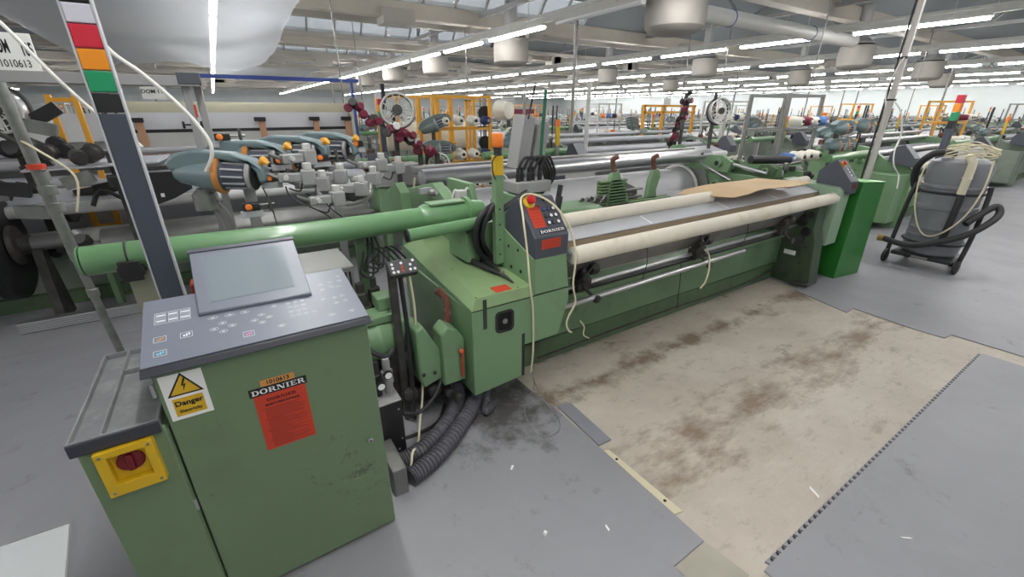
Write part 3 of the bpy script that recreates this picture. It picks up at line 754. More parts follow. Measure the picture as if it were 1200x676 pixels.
# rubber-rimmed opening with the knob inside
rr_ = []
def rrect(x0, x1, z0, z1, r, n=5):
    out = []
    for cx, cz, a0 in ((x1-r, z1-r, 0), (x0+r, z1-r, PI/2), (x0+r, z0+r, PI), (x1-r, z0+r, 1.5*PI)):
        for i in range(n): a = a0+PI/2*i/(n-1); out.append((cx+r*math.cos(a), cz+r*math.sin(a)))
    return out
ho = rrect(1.045, 1.163, .520, .650, .028); hi = rrect(1.057, 1.151, .532, .638, .022)
mb = MB(); n = len(ho)
for i in range(n):
    j = (i+1) % n
    for (p, q, y0, y1) in ((ho, hi, 1.776, 1.776),): mb.poly([(p[i][0], y0, p[i][1]), (p[j][0], y0, p[j][1]), (q[j][0], y1, q[j][1]), (q[i][0], y1, q[i][1])])
    mb.poly([(ho[i][0], 1.776, ho[i][1]), (ho[j][0], 1.776, ho[j][1]), (ho[j][0], 1.783, ho[j][1]), (ho[i][0], 1.783, ho[i][1])])
opn = mb.build('opening_rim', M_RUB, gbx)
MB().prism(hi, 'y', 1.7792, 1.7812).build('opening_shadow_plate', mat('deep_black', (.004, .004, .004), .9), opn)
MB().lathe((1.105, 1.779, .585), (0, -1, 0), [(0, .016), (.004, .016), (.007, .008)], 18).build('knob', M_STEELD, opn)
MB().box(.972, .992, 1.7765, 1.782, .572, .742).build('louver_strip', mat('dark_slot', sr(52, 62, 54), .6), gbx)
MB().box(1.222, 1.238, 1.776, 1.782, .19, .47).build('edge_seal', M_RUB, gbx)
lab = MB().hexa([(1.07, 1.808, .7515), (1.17, 1.808, .7515), (1.17, 1.875, .7565), (1.07, 1.875, .7565)], [(1.07, 1.808, .7530), (1.17, 1.808, .7530), (1.17, 1.875, .7580), (1.07, 1.875, .7580)]).build('warning_label', M_LORG, LM); lab['label'] = 'orange-red warning label on the gearbox lid'
MB().lathe((.9035, 2.15, .47), (-1, 0, 0), [(0, .022), (.003, .02)], 18).build('hole_cap', M_RUB, gbx)
# --- inner pedestal behind the pod, perforated plate
pd = MB().prism([(1.785, .692), (1.785, .905), (2.1, 1.02), (2.55, 1.02), (2.55, .78), (2.2, .75)], 'x', 1.290, 1.300)
pd.build('perforated_plate', M_GREEN, LM, .002)
for y in (1.9, 2.0, 2.1, 2.2, 2.3, 2.4):
    MB().cyl((1.2895, y, .80), (1.287, y, .80), .011, n=12).build('punched_hole', M_INK, LM); MB().cyl((1.2895, y+.03, .92), (1.287, y+.03, .92), .009, n=12).build('punched_hole', M_INK, LM)
MB().hexa([(1.302, 1.783, .692), (1.552, 1.783, .692), (1.545, 2.1, .692), (1.302, 2.1, .692)], [(1.302, 1.783, .905), (1.525, 1.783, .898), (1.53, 2.08, .97), (1.302, 2.08, .97)]).build('pedestal', M_GREEN, LM, .003)
# --- control pod
def pod(x0, x1, y0, name, mirror=False, big=True):
    prof = [(y0, .900), (y0, 1.021), (y0+.008, 1.028), (y0+.16, 1.205), (y0+.175, 1.209), (y0+.235, 1.175), (y0+.30, 1.10), (y0+.30, .985)]
    p = MB().prism(prof, 'x', x0, x1).build(name, M_SLATE, LM, .006)
    return p
pod1 = pod(1.297, 1.533, 1.781, 'control_pod')
PY0, PZ0, PY1, PZ1 = 1.789, 1.028, 1.941, 1.205
PA = math.atan2(PZ1-PZ0, PY1-PY0); PT = Vector((0, math.cos(PA), math.sin(PA))); PN = Vector((0, -math.sin(PA), math.cos(PA)))
def pp(x, t, h=0.): return Vector((x, PY0, PZ0)) + PT*t + PN*h
def pbox(mb, x0, x1, t0, t1, h0, h1): return mb.hexa([pp(x0, t0, h0), pp(x1, t0, h0), pp(x1, t1, h0), pp(x0, t1, h0)], [pp(x0, t0, h1), pp(x1, t0, h1), pp(x1, t1, h1), pp(x0, t1, h1)])
pbox(MB(), 1.325, 1.405, .048, .175, 0, .0012).build('instruction_label', M_LORG, pod1)
ll = MB()
for i in range(6): pbox(ll, 1.327, 1.403, .062+i*.019, .0635+i*.019, .0012, .0016)
ll.build('label_rule', M_DRED, pod1)
es = MB().lathe(pp(1.352, .205), PN, [(0, .036), (.008, .036), (.012, .030)], 24).build('emergency_stop', M_YEL, pod1)
es['label'] = 'yellow collar with a red mushroom stop button'
MB().lathe(pp(1.352, .205, .012), PN, [(0, .014), (.012, .014), (.014, .024), (.026, .025), (.034, .020), (.037, .010)], 22).build('mushroom_button', M_RED, es)
MB().lathe(pp(1.46, .215, 0), PN, [(0, .013), (.010, .012), (.012, .010)], 16).build('key_switch', M_BLACK, pod1)
MB().lathe(pp(1.405, .175, 0), PN, [(0, .010), (.003, .009)], 16).build('indicator_button', M_DRED, pod1)
for i in range(3):
    for j in range(3):
        xx = 1.43+j*.032; tt = .068+i*.042
        m = M_BLUE if (j == 0 and i == 2) else (M_WHITE if j == 2 else (M_SLATE2 if (i+j) % 2 else M_GINK))
        MB().lathe(pp(xx, tt, 0), PN, [(0, .0145), (.004, .0145), (.0055, .012)], 16).build('push_button', M_BLACK, pod1)
        MB().lathe(pp(xx, tt, .0056), PN, [(0, .010), (.0008, .009)], 14).build('button_cap', m, pod1)
mk = pbox(MB(), 1.345, 1.520, .008, .034, 0, .0012).build('maker_plate', M_INK, pod1)
serif_word('DORNIER', .017, pp(1.4325, .0125, .0014), (1, 0, 0), PT, M_WINK, mk, wf=1.3)
fr_ = MB().box(1.345, 1.475, 1.7795, 1.781, .952, 1.005).build('front_label', M_LORG, pod1)
ll = MB()
for i in range(4): ll.box(1.352+i*.002, 1.468, 1.779, 1.7797, .960+i*.011, .9615+i*.011)
ll.build('label_print', M_DRED, fr_)
# --- rollers and breast covers
roll = MB().rcyl((1.592, 1.815, .862), (4.90, 1.80, .868), .053, .01, 32).build('front_roller', M_CREAM, LM); roll['label'] = 'cream cloth-covered take-up roller'
ec = MB().lathe((1.592, 1.815, .862), (-1, 0, 0), [(0, .046), (.004, .046), (.006, .038), (.012, .036)], 24).build('roller_end', M_WHITE, roll)
for a in range(6): MB().lathe((1.58, 1.815+.026*math.cos(a*PI/3), .862+.026*math.sin(a*PI/3)), (-1, 0, 0), [(0, .006), (.006, .005)], 8).build('end_bolt', M_LGREY, roll)
MB().cyl((1.54, 1.815, .862), (1.59, 1.815, .862), .016, n=14).build('roller_shaft', M_STEELD, LM)
MB().cyl((4.90, 1.80, .868), (5.0, 1.80, .868), .018, n=14).build('roller_shaft', M_STEELD, LM)
MB().rcyl((1.60, 2.10, .992), (3.33, 2.10, .990), .047, .01, 30).build('rear_roller', M_CREAM, LM)
MB().rcyl((4.55, 2.10, .99), (4.93, 2.10, .995), .047, .01, 30).build('rear_roller', M_CREAM, LM)
MB().prism([(2.06, .955), (1.935, .920), (1.930, .914), (1.935, .908), (2.075, .935), (2.17, .935), (2.17, .955)], 'x', 1.60, 4.90).build('breast_cover', M_ALU, LM, .002)
jn = MB()
for x in (2.42, 3.34, 4.1): jn.prism([(2.050, .9526), (1.94, .9218), (1.94, .9224), (2.050, .9532)], 'x', x, x+.012)
jn.build('joint_strip', M_WHITE, LM)
MB().prism([(2.10, .905), (1.926, .907), (1.922, .855), (2.10, .855)], 'x', 1.58, 4.9).build('brown_strip', M_BROWN, LM)
MB().prism([(1.98, .88), (1.90, .76), (1.95, .66), (1.98, .66)], 'x', 1.58, 4.72).build('apron_plate', M_STEELD, LM, .002)
MB().prism([(2.02, .94), (2.22, .99), (2.22, .93), (2.02, .90)], 'x', 3.35, 4.45).build('cloth_table', M_ALU, LM)
# --- rods and lower frame
MB().cyl((1.56, 1.95, .588), (4.60, 1.95, .606), .014, n=16).build('front_rod', M_STEEL, LM)
MB().prism([(1.94, .545), (1.99, .545), (1.99, .56), (1.94, .56)], 'x', 1.56, 4.5).build('rod_rail', M_INK, LM)
MB().cyl((1.50, 1.85, .522), (3.55, 1.85, .55), .018, n=18).build('lower_rod', M_STEEL, LM)
for a, m_ in (((2.02, 2.25, .47, .50), M_GREEN), ((2.06, 2.09, .19, .47), M_GIRD)):
    MB().box(1.5, 4.64, a[0], a[1], a[2], a[3]).build('front_girder', m_, LM, .004)
MB().prism([(2.08, .0), (2.08, .17), (2.05, .19), (2.26, .19), (2.26, .0)], 'x', 1.35, 4.64).build('foot_rail', M_DGREEN, LM, .003)  # darker green paints in the shadow low on the rail
MB().tube([(1.5, 2.0, .10), (2.8, 2.03, .09), (3.9, 2.02, .085), (4.6, 2.04, .12)], .008, 8).build('floor_conduit', M_IRON, LM)
# cloth temples and clamps on the rod
for x in (1.80, 3.02, 4.30):
    c = MB()
    c.lathe((x-.05, 1.92, .66), (1, 0, 0), [(0, .045), (.02, .05), (.05, .05), (.07, .035)], 16)
    c.lathe((x+.03, 1.90, .705), (1, 0, 0), [(0, .035), (.04, .04), (.06, .03)], 14)
    c.box(x-.06, x+.05, 1.90, 1.98, .57, .64); c.cyl((x-.02, 1.9, .60), (x+.06, 1.85, .50), .012, n=8)
    c.lathe((x+.05, 1.85, .515), (0, -1, 0), [(0, .028), (.02, .028), (.024, .02)], 14)
    c.sphere((x-.04, 1.89, .71), .022); c.tube([(x-.07, 1.9, .64), (x-.04, 1.86, .70), (x+.03, 1.87, .74)], .006)
    c.build('clamp', M_IRON if x > 2 else M_BLACK, LM)
for (x, z0, z1) in ((2.35, .52, .80), (2.95, .56, .82), (3.6, .58, .83)):
    MB().tube([(x, 1.9, z1), (x+.01, 1.885, (z0+z1)/2), (x, 1.9, z0)], .003, 6).build('wire', M_BLACK, LM)
MB().tube([(3.0, 1.90, .66), (3.02, 1.84, .62), (3.0, 1.80, .52), (2.97, 1.79, .42), (2.93, 1.80, .36)], .007).build('hanging_cord', M_CORD, LM)
MB().tube([(2.72, 1.86, .60), (2.70, 1.83, .45), (2.71, 1.83, .30), (2.72, 1.83, .22)], .003).build('hanging_cord', M_BLACK, LM)
# --- far end frame and covers
ef = MB().prism([(1.715, .02), (1.76, .46), (1.80, .60), (1.80, .80), (2.6, .84), (2.6, .0), (1.9, .0)], 'x', 4.64, 4.82).build('end_frame', M_FILTH, LM, .006)
pl_ = MB().box(4.634, 4.64, 1.90, 2.01, .30, .345).build('type_plate', M_WINK, ef)
for (y, z, r) in ((1.82, .40, .02), (1.84, .24, .015), (2.1, .52, .03), (2.0, .12, .02), (1.80, .12, .016)): MB().lathe((4.64, y, z), (-1, 0, 0), [(0, r), (.008, r), (.012, r*.6)], 10).build('bolt', M_IRON, ef)
MB().box(4.60, 4.66, 1.86, 1.93, .42, .50).build('bracket', M_IRON, ef, .004)
MB().box(4.58, 4.64, 1.70, 1.86, .03, .06).build('bracket', M_IRON, ef, .004)
MB().prism([(1.755, .398), (1.752, .935), (1.80, .97), (2.30, 1.0), (2.30, .52), (2.1, .45)], 'x', 4.872, 5.10).build('end_cover', mat('pale_green_cover', sr(150, 176, 150), .3, var=.04), LM, .004)
for (y, z, r) in ((1.86, .55, .05), (1.92, .66, .06), (1.86, .72, .035), (1.98, .75, .05)):
    MB().lathe((4.62, y, z), (1, 0, 0), [(0, r*.7), (.02, r), (.16, r), (.2, r*.6)], 14).build('drive_wheel', M_BLACK, LM)
pod2 = pod(4.968, 5.150, 1.722, 'control_pod')
def p2(x, t, h=0.): return Vector((x, PY0-.059, PZ0)) + PT*t + PN*h
q = MB().lathe(p2(5.03, .19), PN, [(0, .030), (.01, .028)], 18).build('emergency_stop', M_YORG, pod2)
MB().lathe(p2(5.03, .19, .01), PN, [(0, .012), (.01, .022), (.02, .018)], 16).build('mushroom_button', M_RED, q)
for i in range(3):
    for j in range(2): MB().lathe(p2(5.06+j*.035, .06+i*.036), PN, [(0, .014), (.005, .012)], 12).build('push_button', M_BLACK if j else M_GINK, pod2)
MB().box(5.02, 5.12, 1.7205, 1.722, .955, 1.0).build('front_label', M_DRED, pod2)
# --- rapier guide tubes to the left, with their support leg
gt = MB().tube([(-.56, 2.30, 1.092), (-.2, 2.30, 1.088), (.3, 2.30, 1.08), (.86, 2.30, 1.085), (.92, 2.30, 1.087)], .060, 28, 4).build('guide_tube', M_TUBE, LM)
MB().lathe((.86, 2.30, 1.087), (1, 0, 0), [(0, .061), (.03, .074), (.28, .074), (.285, .09), (.31, .09), (.315, .07), (.40, .06)], 28).build('tube_collar', M_TUBE, gt)
MB().box(.91, 1.13, 2.25, 2.34, 1.155, 1.168).build('collar_plate', M_GREEN, gt, .004)
MB().lathe((-.565, 2.30, 1.092), (-1, 0, 0), [(0, .059), (.006, .059), (.010, .05)], 28).build('tube_end', M_TUBE, gt)
mk = MB()
for a in range(4): mk.cyl((1.15, 2.30+.076*math.cos(a*PI/2+.6), 1.087+.076*math.sin(a*PI/2+.6)), (1.18, 2.30+.076*math.cos(a*PI/2+.6), 1.087+.076*math.sin(a*PI/2+.6)), .010, n=8)
mk.build('flange_bolt', M_GREEN, gt)
MB().cyl((.735, 2.16, 1.035), (1.18, 2.16, 1.050), .034, n=24).build('short_tube', M_TUBE, LM)
MB().lathe((.735, 2.16, 1.035), (-1, 0, 0), [(0, .035), (.012, .035), (.014, .030)], 22).build('tube_cap', M_BLACK, LM)
sp_ = MB(); sp_.box(-.455, -.37, 2.32, 2.36, .0095, 1.02); sp_.box(-.50, -.32, 2.24, 2.42, .0095, .02)
sl = sp_.build('support_leg', mat('leg_cream_paint', sr(158, 158, 138), .5, var=.06), LM, .002); sl['label'] = 'grey-cream support leg under the tube'
MB().torus((-.42, 2.30, 1.092), (1, 0, 0), .062, .004, 24, 6).build('clamp_band', M_BLACK, LM)
MB().box(-.462, -.378, 2.225, 2.33, 1.018, 1.062).build('clamp_saddle', M_BLACK, LM, .006)
MB().box(-.455, -.385, 2.222, 2.236, 1.0, 1.085).build('clamp_saddle', M_BLACK, LM, .004)
MB().box(.50, .55, 2.33, 2.37, .0095, 1.03).build('support_leg', M_DGREEN, LM, .002)
MB().box(1.10, 1.30, 2.2, 2.45, .80, 1.03).build('tube_mount', M_GREEN, LM, .005)
# --- main gear block between cabinet and gearbox
gmot = MB().lathe((.38, 2.17, .48), (1, 0, .0), [(0, .09), (.01, .115), (.10, .12), (.11, .126), (.13, .126), (.14, .12), (.28, .12), (.30, .10)], 28).build('motor', M_GREEN, LM)
MB().box(.40, .62, 2.10, 2.24, .59, .635).build('motor_box', M_GREEN, gmot, .006)
MB().box(.53, .64, 2.16, 2.28, .636, .71).build('junction_box', M_GREEN, LM, .006)
g = MB(); g.prism([(.64, .30), (.64, .60), (.68, .62), (.76, .46), (.80, .40), (.80, .28), (.66, .24)], 'y', 1.90, 2.06); g.build('gear_casting', M_GREEN, LM, .012)
g = MB(); g.prism([(.76, .24), (.76, .56), (.80, .60), (.86, .56), (.895, .50), (.895, .24)], 'y', 1.86, 1.98); g.build('gear_casting', M_GREEN, LM, .01)
for a, b_ in ((.66, 1.93), (.72, 1.92), (.78, 1.92)): MB().lathe((a, b_-.032, .33), (0, -1, 0), [(0, .012), (.006, .01)], 8).build('bolt', M_IRON, LM)
oc = MB(); oc.sphere((.865, 1.84, .44), .016); oc.cyl((.865, 1.84, .28), (.865, 1.84, .43), .008, n=8); oc.build('oil_cock', mat('rust_orange', sr(186, 80, 50), .6, var=.1), LM)
cc = MB()
for (x, y, z, r) in ((.72, 1.93, .20, .035), (.80, 1.92, .16, .026), (.60, 1.98, .19, .04), (.84, 1.87, .14, .02), (.68, 2.05, .12, .05)): cc.lathe((x, y, z), (0, -1, 0), [(0, r), (.03, r), (.035, r*.7)], 12)
cc.box(.42, .9, 2.06, 2.5, .05, .30); cc.build('drive_casting', M_IRON, LM)
MB().tube([(.83, 2.05, .74), (.87, 2.02, .68), (.86, 1.99, .60), (.84, 1.98, .52), (.85, 1.97, .46)], .022, 10).build('rusty_hose', M_RUST, LM)
for x, y in ((.48, 2.3), (.56, 2.35)): MB().lathe((x, y, .0095), (0, 0, 1), [(0, .05), (.62, .05), (.63, .04), (.70, .04), (.71, .025), (.76, .025)], 16).build('oil_reservoir', M_IRON, LM)
# --- back part: green castings, heald supports, warp beam, back rest
def casting(x0, x1, pts, name='back_casting', m=M_GREEN, bev=.006): return MB().prism(pts, 'x', x0, x1).build(name, m, LM, bev)
casting(1.60, 1.80, [(2.30, .70), (2.30, 1.03), (2.36, 1.12), (2.62, 1.12), (2.75, 1.0), (2.75, .70)])
casting(1.20, 1.28, [(2.6, .6), (2.6, 1.05), (2.9, 1.18), (3.5, 1.05), (3.7, .5), (3.7, .0), (2.8, .0)], m=M_GREEN)
casting(1.34, 1.38, [(2.5, .95), (2.6, 1.2), (2.95, 1.2), (3.0, 1.0), (2.8, .8)], m=M_GREEN)
casting(.98, 1.05, [(2.95, .9), (2.95, 1.12), (3.05, 1.18), (3.35, 1.06), (3.5, .9)], m=M_GREEN)
MB().box(2.0, 2.45, 2.45, 2.75, .86, .96).build('back_casting', M_GREEN, LM, .02)
# serrated green guards
for (x0, x1, y0, hh) in ((2.72, 2.98, 2.66, 1.16), (3.28, 3.40, 2.70, 1.14)):
    g = MB().prism([(x0-.02, .80), (x0, hh-.10), (x0+.03, hh), (x0+.10, hh+.02), (x0+.14, hh-.06), (x1-.02, .95), (x1+.03, .80)], 'y', y0, y0+.05)
    gg = g.build('guide_arm', M_GREEN, LM, .008)
    MB().tube([(x0+.07, y0+.025, hh), (x0+.05, y0+.03, hh+.06), (x0+.03, y0+.02, hh+.11), (x0+.08, y0+.02, hh+.13)], .022).build('arm_tip', M_RUST, gg)
rb = MB()
for i in range(15): rb.box(2.62, 3.55-(i > 6)*.62, 2.66, 2.70, .72+i*.026, .735+i*.026)
rb.box(2.62, 2.95, 2.70, 2.715, .72, 1.10); rb.box(2.62, 3.55, 2.70, 2.715, .72, .90); rb.build('ribbed_guard', mat('ribbed_green', sr(112, 138, 98), .5, var=.08), LM)
MB().cyl((1.32, 3.40, 1.135), (5.15, 3.40, 1.135), .078, n=32).build('back_rest_roller', M_STEEL, LM)
MB().box(1.32, 5.1, 3.55, 3.66, 1.155, 1.215).build('back_beam', M_STEELD, LM, .01)
wb = MB().cyl((1.60, 3.62, .70), (4.95, 3.62, .70), .27, n=40).build('warp_beam', mat('warp_sheet', sr(204, 204, 206), .45, var=.04, stretch=(1, 30, 30)), LM)
for x in (1.56, 4.95): MB().lathe((x, 3.62, .70), (1, 0, 0), [(0, .44), (.03, .44), (.035, .42)], 40).build('beam_flange', M_STEELD, wb)
MB().torus((4.93, 3.62, .70), (1, 0, 0), .30, .02, 36, 6).build('beam_ring', M_WHITE, wb)
hb = MB()
for i in range(12): hb.box(1.75, 4.75, 2.62+i*.022, 2.63+i*.022, .40, .86 + (.015 if i % 2 else 0))
hb.build('heald_frames', M_ALU, LM)
MB().box(1.7, 4.8, 2.36, 2.42, .80, .90).build('reed_beam', M_STEEL, LM, .004)
c = MB(); c.prism([(2.98, .84), (2.96, 1.02), (3.04, 1.05), (3.22, .98), (3.26, .84)], 'y', 2.80, 2.84); c.box(3.0, 3.24, 2.74, 2.80, .90, .92); c.box(3.0, 3.24, 2.74, 2.80, .97, .985); c.build('bracket', M_STEELD, LM, .003)
for q in range(6): MB().tube([(2.35+q*.05, 2.66, .90), (2.40+q*.05, 2.64, .98), (2.46+q*.05, 2.68, .92)], .014, 8, 4).build('linkage', (M_IRON, M_STEELD)[q % 2], LM)
# far-end green castings
casting(4.99, 5.06, [(2.35, .5), (2.35, .93), (2.6, .96), (3.0, .97), (3.5, 1.0), (3.8, .9), (3.9, .6), (3.9, .0), (2.6, .0)])
casting(4.92, 4.98, [(2.95, .98), (2.92, 1.10), (3.05, 1.17), (3.22, 1.16), (3.30, 1.06), (3.55, 1.10), (3.62, 1.26), (3.78, 1.24), (3.82, 1.0)])
casting(5.06, 5.12, [(2.50, .96), (2.48, 1.06), (2.56, 1.10), (2.66, 1.09), (2.72, 1.0), (2.86, 1.02), (2.92, 1.12), (3.1, 1.1), (3.1, .94)], m=M_DGREEN)
for (x, y, z, r) in ((4.91, 3.08, 1.08, .05), (4.91, 3.70, 1.15, .05), (5.05, 2.58, 1.03, .035), (5.05, 2.98, 1.04, .04), (4.97, 2.7, .86, .05), (4.97, 3.1, .82, .06)):
    q = MB().lathe((x, y, z), (-1, 0, 0), [(0, r), (.03, r), (.035, r*.8)], 18).build('bearing', M_GREEN, LM); MB().lathe((x-.035, y, z), (-1, 0, 0), [(0, r*.55), (.004, r*.5)], 14).build('bearing_hole', M_INK, q)
for (y0, z0, y1, z1) in ((2.9, .9, 3.5, 1.12), (3.3, 1.18, 3.7, .95), (2.5, 1.02, 2.9, 1.08)): MB().cyl((4.93, y0, z0), (4.93, y1, z1), .016, n=10).build('tie_rod', M_STEEL, LM)
casting(5.40, 5.46, [(2.35, .5), (2.35, 1.02), (2.75, 1.07), (3.0, 1.13), (3.15, .95), (3.1, .6), (2.7, .5)])

MB().cyl((5.0, 2.75, 1.14), (5.55, 2.60, 1.12), .045, n=20).build('leno_tube', M_BLACK, LM)
rr_ = random.Random(11)
for i in range(16):
    x = rr_.uniform(5.0, 5.6); y = rr_.uniform(2.2, 2.7); z = rr_.uniform(.85, 1.06)
    c = MB()
    if i % 3 == 0: c.lathe((x, y, z), (rr_.uniform(-1, 1), rr_.uniform(-1, 1), .3), [(0, .03), (.03, .035), (.07, .02)], 12)
    elif i % 3 == 1: c.box(x, x+.08, y, y+.03, z, z+.05)
    else: c.tube([(x, y, z), (x+.05, y+.03, z+.07), (x+.12, y, z+.02)], .012)
    c.build('linkage', (M_STEELD, M_IRON, M_DGREEN, M_BLACK)[i % 4], LM)
# clutter of linkages around the near-end reed
for i in range(26):
    x = rr_.uniform(1.02, 1.6); y = rr_.uniform(2.5, 2.95); z = rr_.uniform(.86, 1.16)
    c = MB()
    if i % 4 == 0: c.lathe((x, y, z), (rr_.uniform(-1, 1), rr_.uniform(-1, 1), .3), [(0, .02), (.03, .03), (.06, .02)], 12)
    elif i % 4 == 1: c.box(x, x+.09, y, y+.03, z, z+.04)
    elif i % 4 == 2: c.cyl((x, y, z), (x+.12, y+.03, z+.02), .010, n=8)
    else: c.tube([(x, y, z), (x+.05, y+.03, z+.09), (x+.10, y, z+.02)], .008)
    c.build('linkage', (M_STEELD, M_ALU, M_IRON, M_LGREY)[i % 4], LM)
MB().box(1.20, 1.26, 2.48, 2.54, .95, 1.18).build('sensor_block', M_LGREY, LM, .004)
# solenoid block with grey terminal boxes and black cables above the left casting
vb = MB().box(1.60, 1.88, 2.40, 2.60, 1.13, 1.205).build('valve_block', M_GREY, LM, .006)
for i in range(5):
    MB().lathe((1.64+i*.045, 2.46+.02*(i % 2), 1.205), (0, 0, 1), [(0, .016), (.05, .016), (.055, .012), (.09, .012)], 12).build('valve', M_BLACK, vb)
    MB().tube([(1.64+i*.045, 2.46, 1.28), (1.68+i*.045, 2.44, 1.36), (1.80+i*.03, 2.46, 1.33), (1.90+i*.02, 2.50, 1.20), (1.86, 2.55, 1.05)], .010).build('valve_cable', M_RUB, vb)
R1 = Matrix.Rotation(R(10), 3, 'Y')
MB().box(1.74, 1.84, 2.58, 2.72, 1.26, 1.62, R1).build('terminal_box', M_GREY, LM, .006)
MB().box(1.88, 1.98, 2.60, 2.74, 1.24, 1.58, R1).build('terminal_box', M_GREY, LM, .006)
MB().cyl((1.83, 2.50, 1.0), (1.87, 2.48, 1.78), .012, n=10).build('guide_pole', mat('bottle_green', sr(40, 96, 70), .4), LM)
MB().cyl((1.76, 2.52, 1.6), (1.80, 2.50, 1.82), .006, n=8).build('guide_pole', M_BLACK, LM)
for (x, y, h) in ((1.86, 2.30, .13), (1.63, 2.02, .12)):
    MB().tube([(x, y, .92), (x+.01, y+.01, .92+h), (x+.04, y+.02, 1.05+h)], .018, 10).build('lever', M_BLACK, LM)
# hazard post with orange lamp on the lid
hp = MB().prism([(-.028, -.02), (.028, -.02), (.028, .02), (-.028, .02)], 'z', .80, 1.318)
for v in hp.bm.verts: v.co += Vector((1.262, 2.10, 0))
hp = hp.build('warning_post', M_GREEN, LM, .003)
MB().box(1.234, 1.290, 2.08, 2.12, 1.319, 1.423).build('yellow_sleeve', M_YEL, hp, .002)
MB().cyl((1.266, 2.10, 1.424), (1.266, 2.10, 1.466), .022, n=18).build('lamp_socket', M_BLACK, hp)
MB().rcyl((1.266, 2.10, 1.467), (1.266, 2.10, 1.54), .031, .008, 22).build('orange_lamp', M_ORANGE, hp)
MB().tube([(1.245, 2.075, 1.43), (1.215, 2.07, 1.40), (1.215, 2.07, 1.34), (1.235, 2.075, 1.30)], .004).build('lamp_wire', M_BLACK, hp)
hl = MB()
for z in (.86, .95, 1.04, 1.13): hl.cyl((1.262, 2.0805, z), (1.262, 2.079, z), .006, n=8)
hl.build('post_hole', M_INK, hp)
# black cable loops at the tube mount
for k, (dx, dy) in enumerate(((.02, 0), (.045, .03), (.07, .01))):
    MB().tube([(1.30+dx, 2.25, 1.06), (1.20+dx, 2.12, 1.14+.01*k), (1.10+dx, 2.08+dy, 1.08), (1.10+dx, 2.12+dy, .95), (1.16+dx, 2.16+dy, .85), (1.24+dx*.4, 2.16+dy*.5, .79)], .0165, 12).build('black_cable', M_RUB, LM)
MB().tube([(1.10, 2.2, 1.0), (1.25, 2.15, 1.08), (1.42, 2.2, 1.13), (1.60, 2.3, 1.16)], .02, 12).build('black_cable', M_RUB, LM)
# ================================================================ things around the loom
# cardboard sheet draped over the rear roller
cb = MB(); nx, ny = 14, 6
A0, A1, B0, B1 = Vector((3.05, 2.22, 1.045)), Vector((4.35, 2.30, 1.052)), Vector((3.40, 1.93, 1.035)), Vector((4.55, 1.87, 1.045))
g = [[None]*(ny+1) for _ in range(nx+1)]
for s0 in (0,):
    top_, bot_ = [], []
    for i in range(nx+1):
        for j in range(ny+1):
            u_, v_ = i/nx, j/ny
            p = (A0.lerp(A1, u_)).lerp(B0.lerp(B1, u_), v_)
            p.z += -.035*math.exp(-((u_-.10)/.14)**2)*v_ + .012*math.sin(u_*5+v_) - .02*(u_ < .02)
            g[i][j] = (cb.bm.verts.new(p), cb.bm.verts.new(p-Vector((0, 0, .004))))
for i in range(nx):
    for j in range(ny):
        a, b_, c, d_ = g[i][j], g[i+1][j], g[i+1][j+1], g[i][j+1]
        cb.bm.faces.new((a[0], b_[0], c[0], d_[0])); cb.bm.faces.new((d_[1], c[1], b_[1], a[1]))
for i in range(nx):
    for j in (0, ny): a, b_ = g[i][j], g[i+1][j]; cb.bm.faces.new((a[0], a[1], b_[1], b_[0]))
for j in range(ny):
    for i in (0, nx): a, b_ = g[i][j], g[i][j+1]; cb.bm.faces.new((a[0], a[1], b_[1], b_[0]))
o = cb.build('cardboard_sheet', M_CARD); tag(o, 'sheet of brown cardboard laid over the rear roller of the loom', 'cardboard')

# ivory cable looped over the pod
o = MB().tube([(1.285, 1.775, .19), (1.290, 1.765, .35), (1.280, 1.760, .60), (1.262, 1.765, .75), (1.262, 1.80, .95), (1.275, 1.86, 1.12), (1.31, 1.93, 1.215), (1.40, 1.93, 1.222), (1.49, 1.86, 1.16), (1.555, 1.79, 1.03), (1.560, 1.745, .88), (1.545, 1.735, .72), (1.575, 1.74, .60), (1.53, 1.74, .52), (1.515, 1.74, .47), (1.535, 1.74, .42), (1.56, 1.74, .40)], .0058, 8).build('cable', M_CORD)
tag(o, 'ivory cable looped over the near control pod and hanging down the gearbox', 'cable')
o = MB().tube([(1.285, 1.77, .20), (1.27, 1.72, .12), (1.16, 1.66, .06), (1.12, 1.52, .016), (1.15, 1.44, .014), (1.24, 1.44, .014), (1.30, 1.52, .016), (1.31, 1.66, .04), (1.30, 1.75, .12), (1.29, 1.77, .19)], .003, 6).build('wire_loop', M_STEELD)
tag(o, 'thin wire loop hanging from the gearbox corner to the floor mat', 'wire')
o = MB().tube([(1.68, 1.80, .42), (1.70, 1.78, .38), (1.69, 1.77, .33), (1.74, 1.77, .29)], .004, 6).build('cord_end', M_CORD)
tag(o, 'short frayed cord end hanging under the take-up roller', 'cord')

# black pliers on the lid
t = thing('pliers', 'black hand tool lying on the gearbox lid beside the orange label', 'hand tool', (1.2, 2.1, .77))
def lz(y): return .7515 + (y-1.8)*.075
for s, dy in ((-1, 0), (1, .03)):
    MB().tube([(1.16+s*.026, 2.30+dy, lz(2.30)+.028), (1.175+s*.034, 2.20, lz(2.20)+.024), (1.19+s*.022, 2.07, lz(2.07)+.020), (1.20, 1.98, lz(1.98)+.016)], .016, 10, 5, lambda q, i: .020-.006*q).build('grip', M_RUB, t)
MB().tube([(1.205, 1.97, lz(1.97)+.013), (1.21, 1.92, lz(1.92)+.012), (1.21, 1.86, lz(1.86)+.008)], .012, 8, 4, lambda q, i: .013-.008*q).build('jaw', M_IRON, t)
MB().lathe((1.208, 1.975, lz(1.975)+.02), (0, 0, 1), [(0, .016), (.010, .013)], 12).build('pivot', M_STEELD, t)

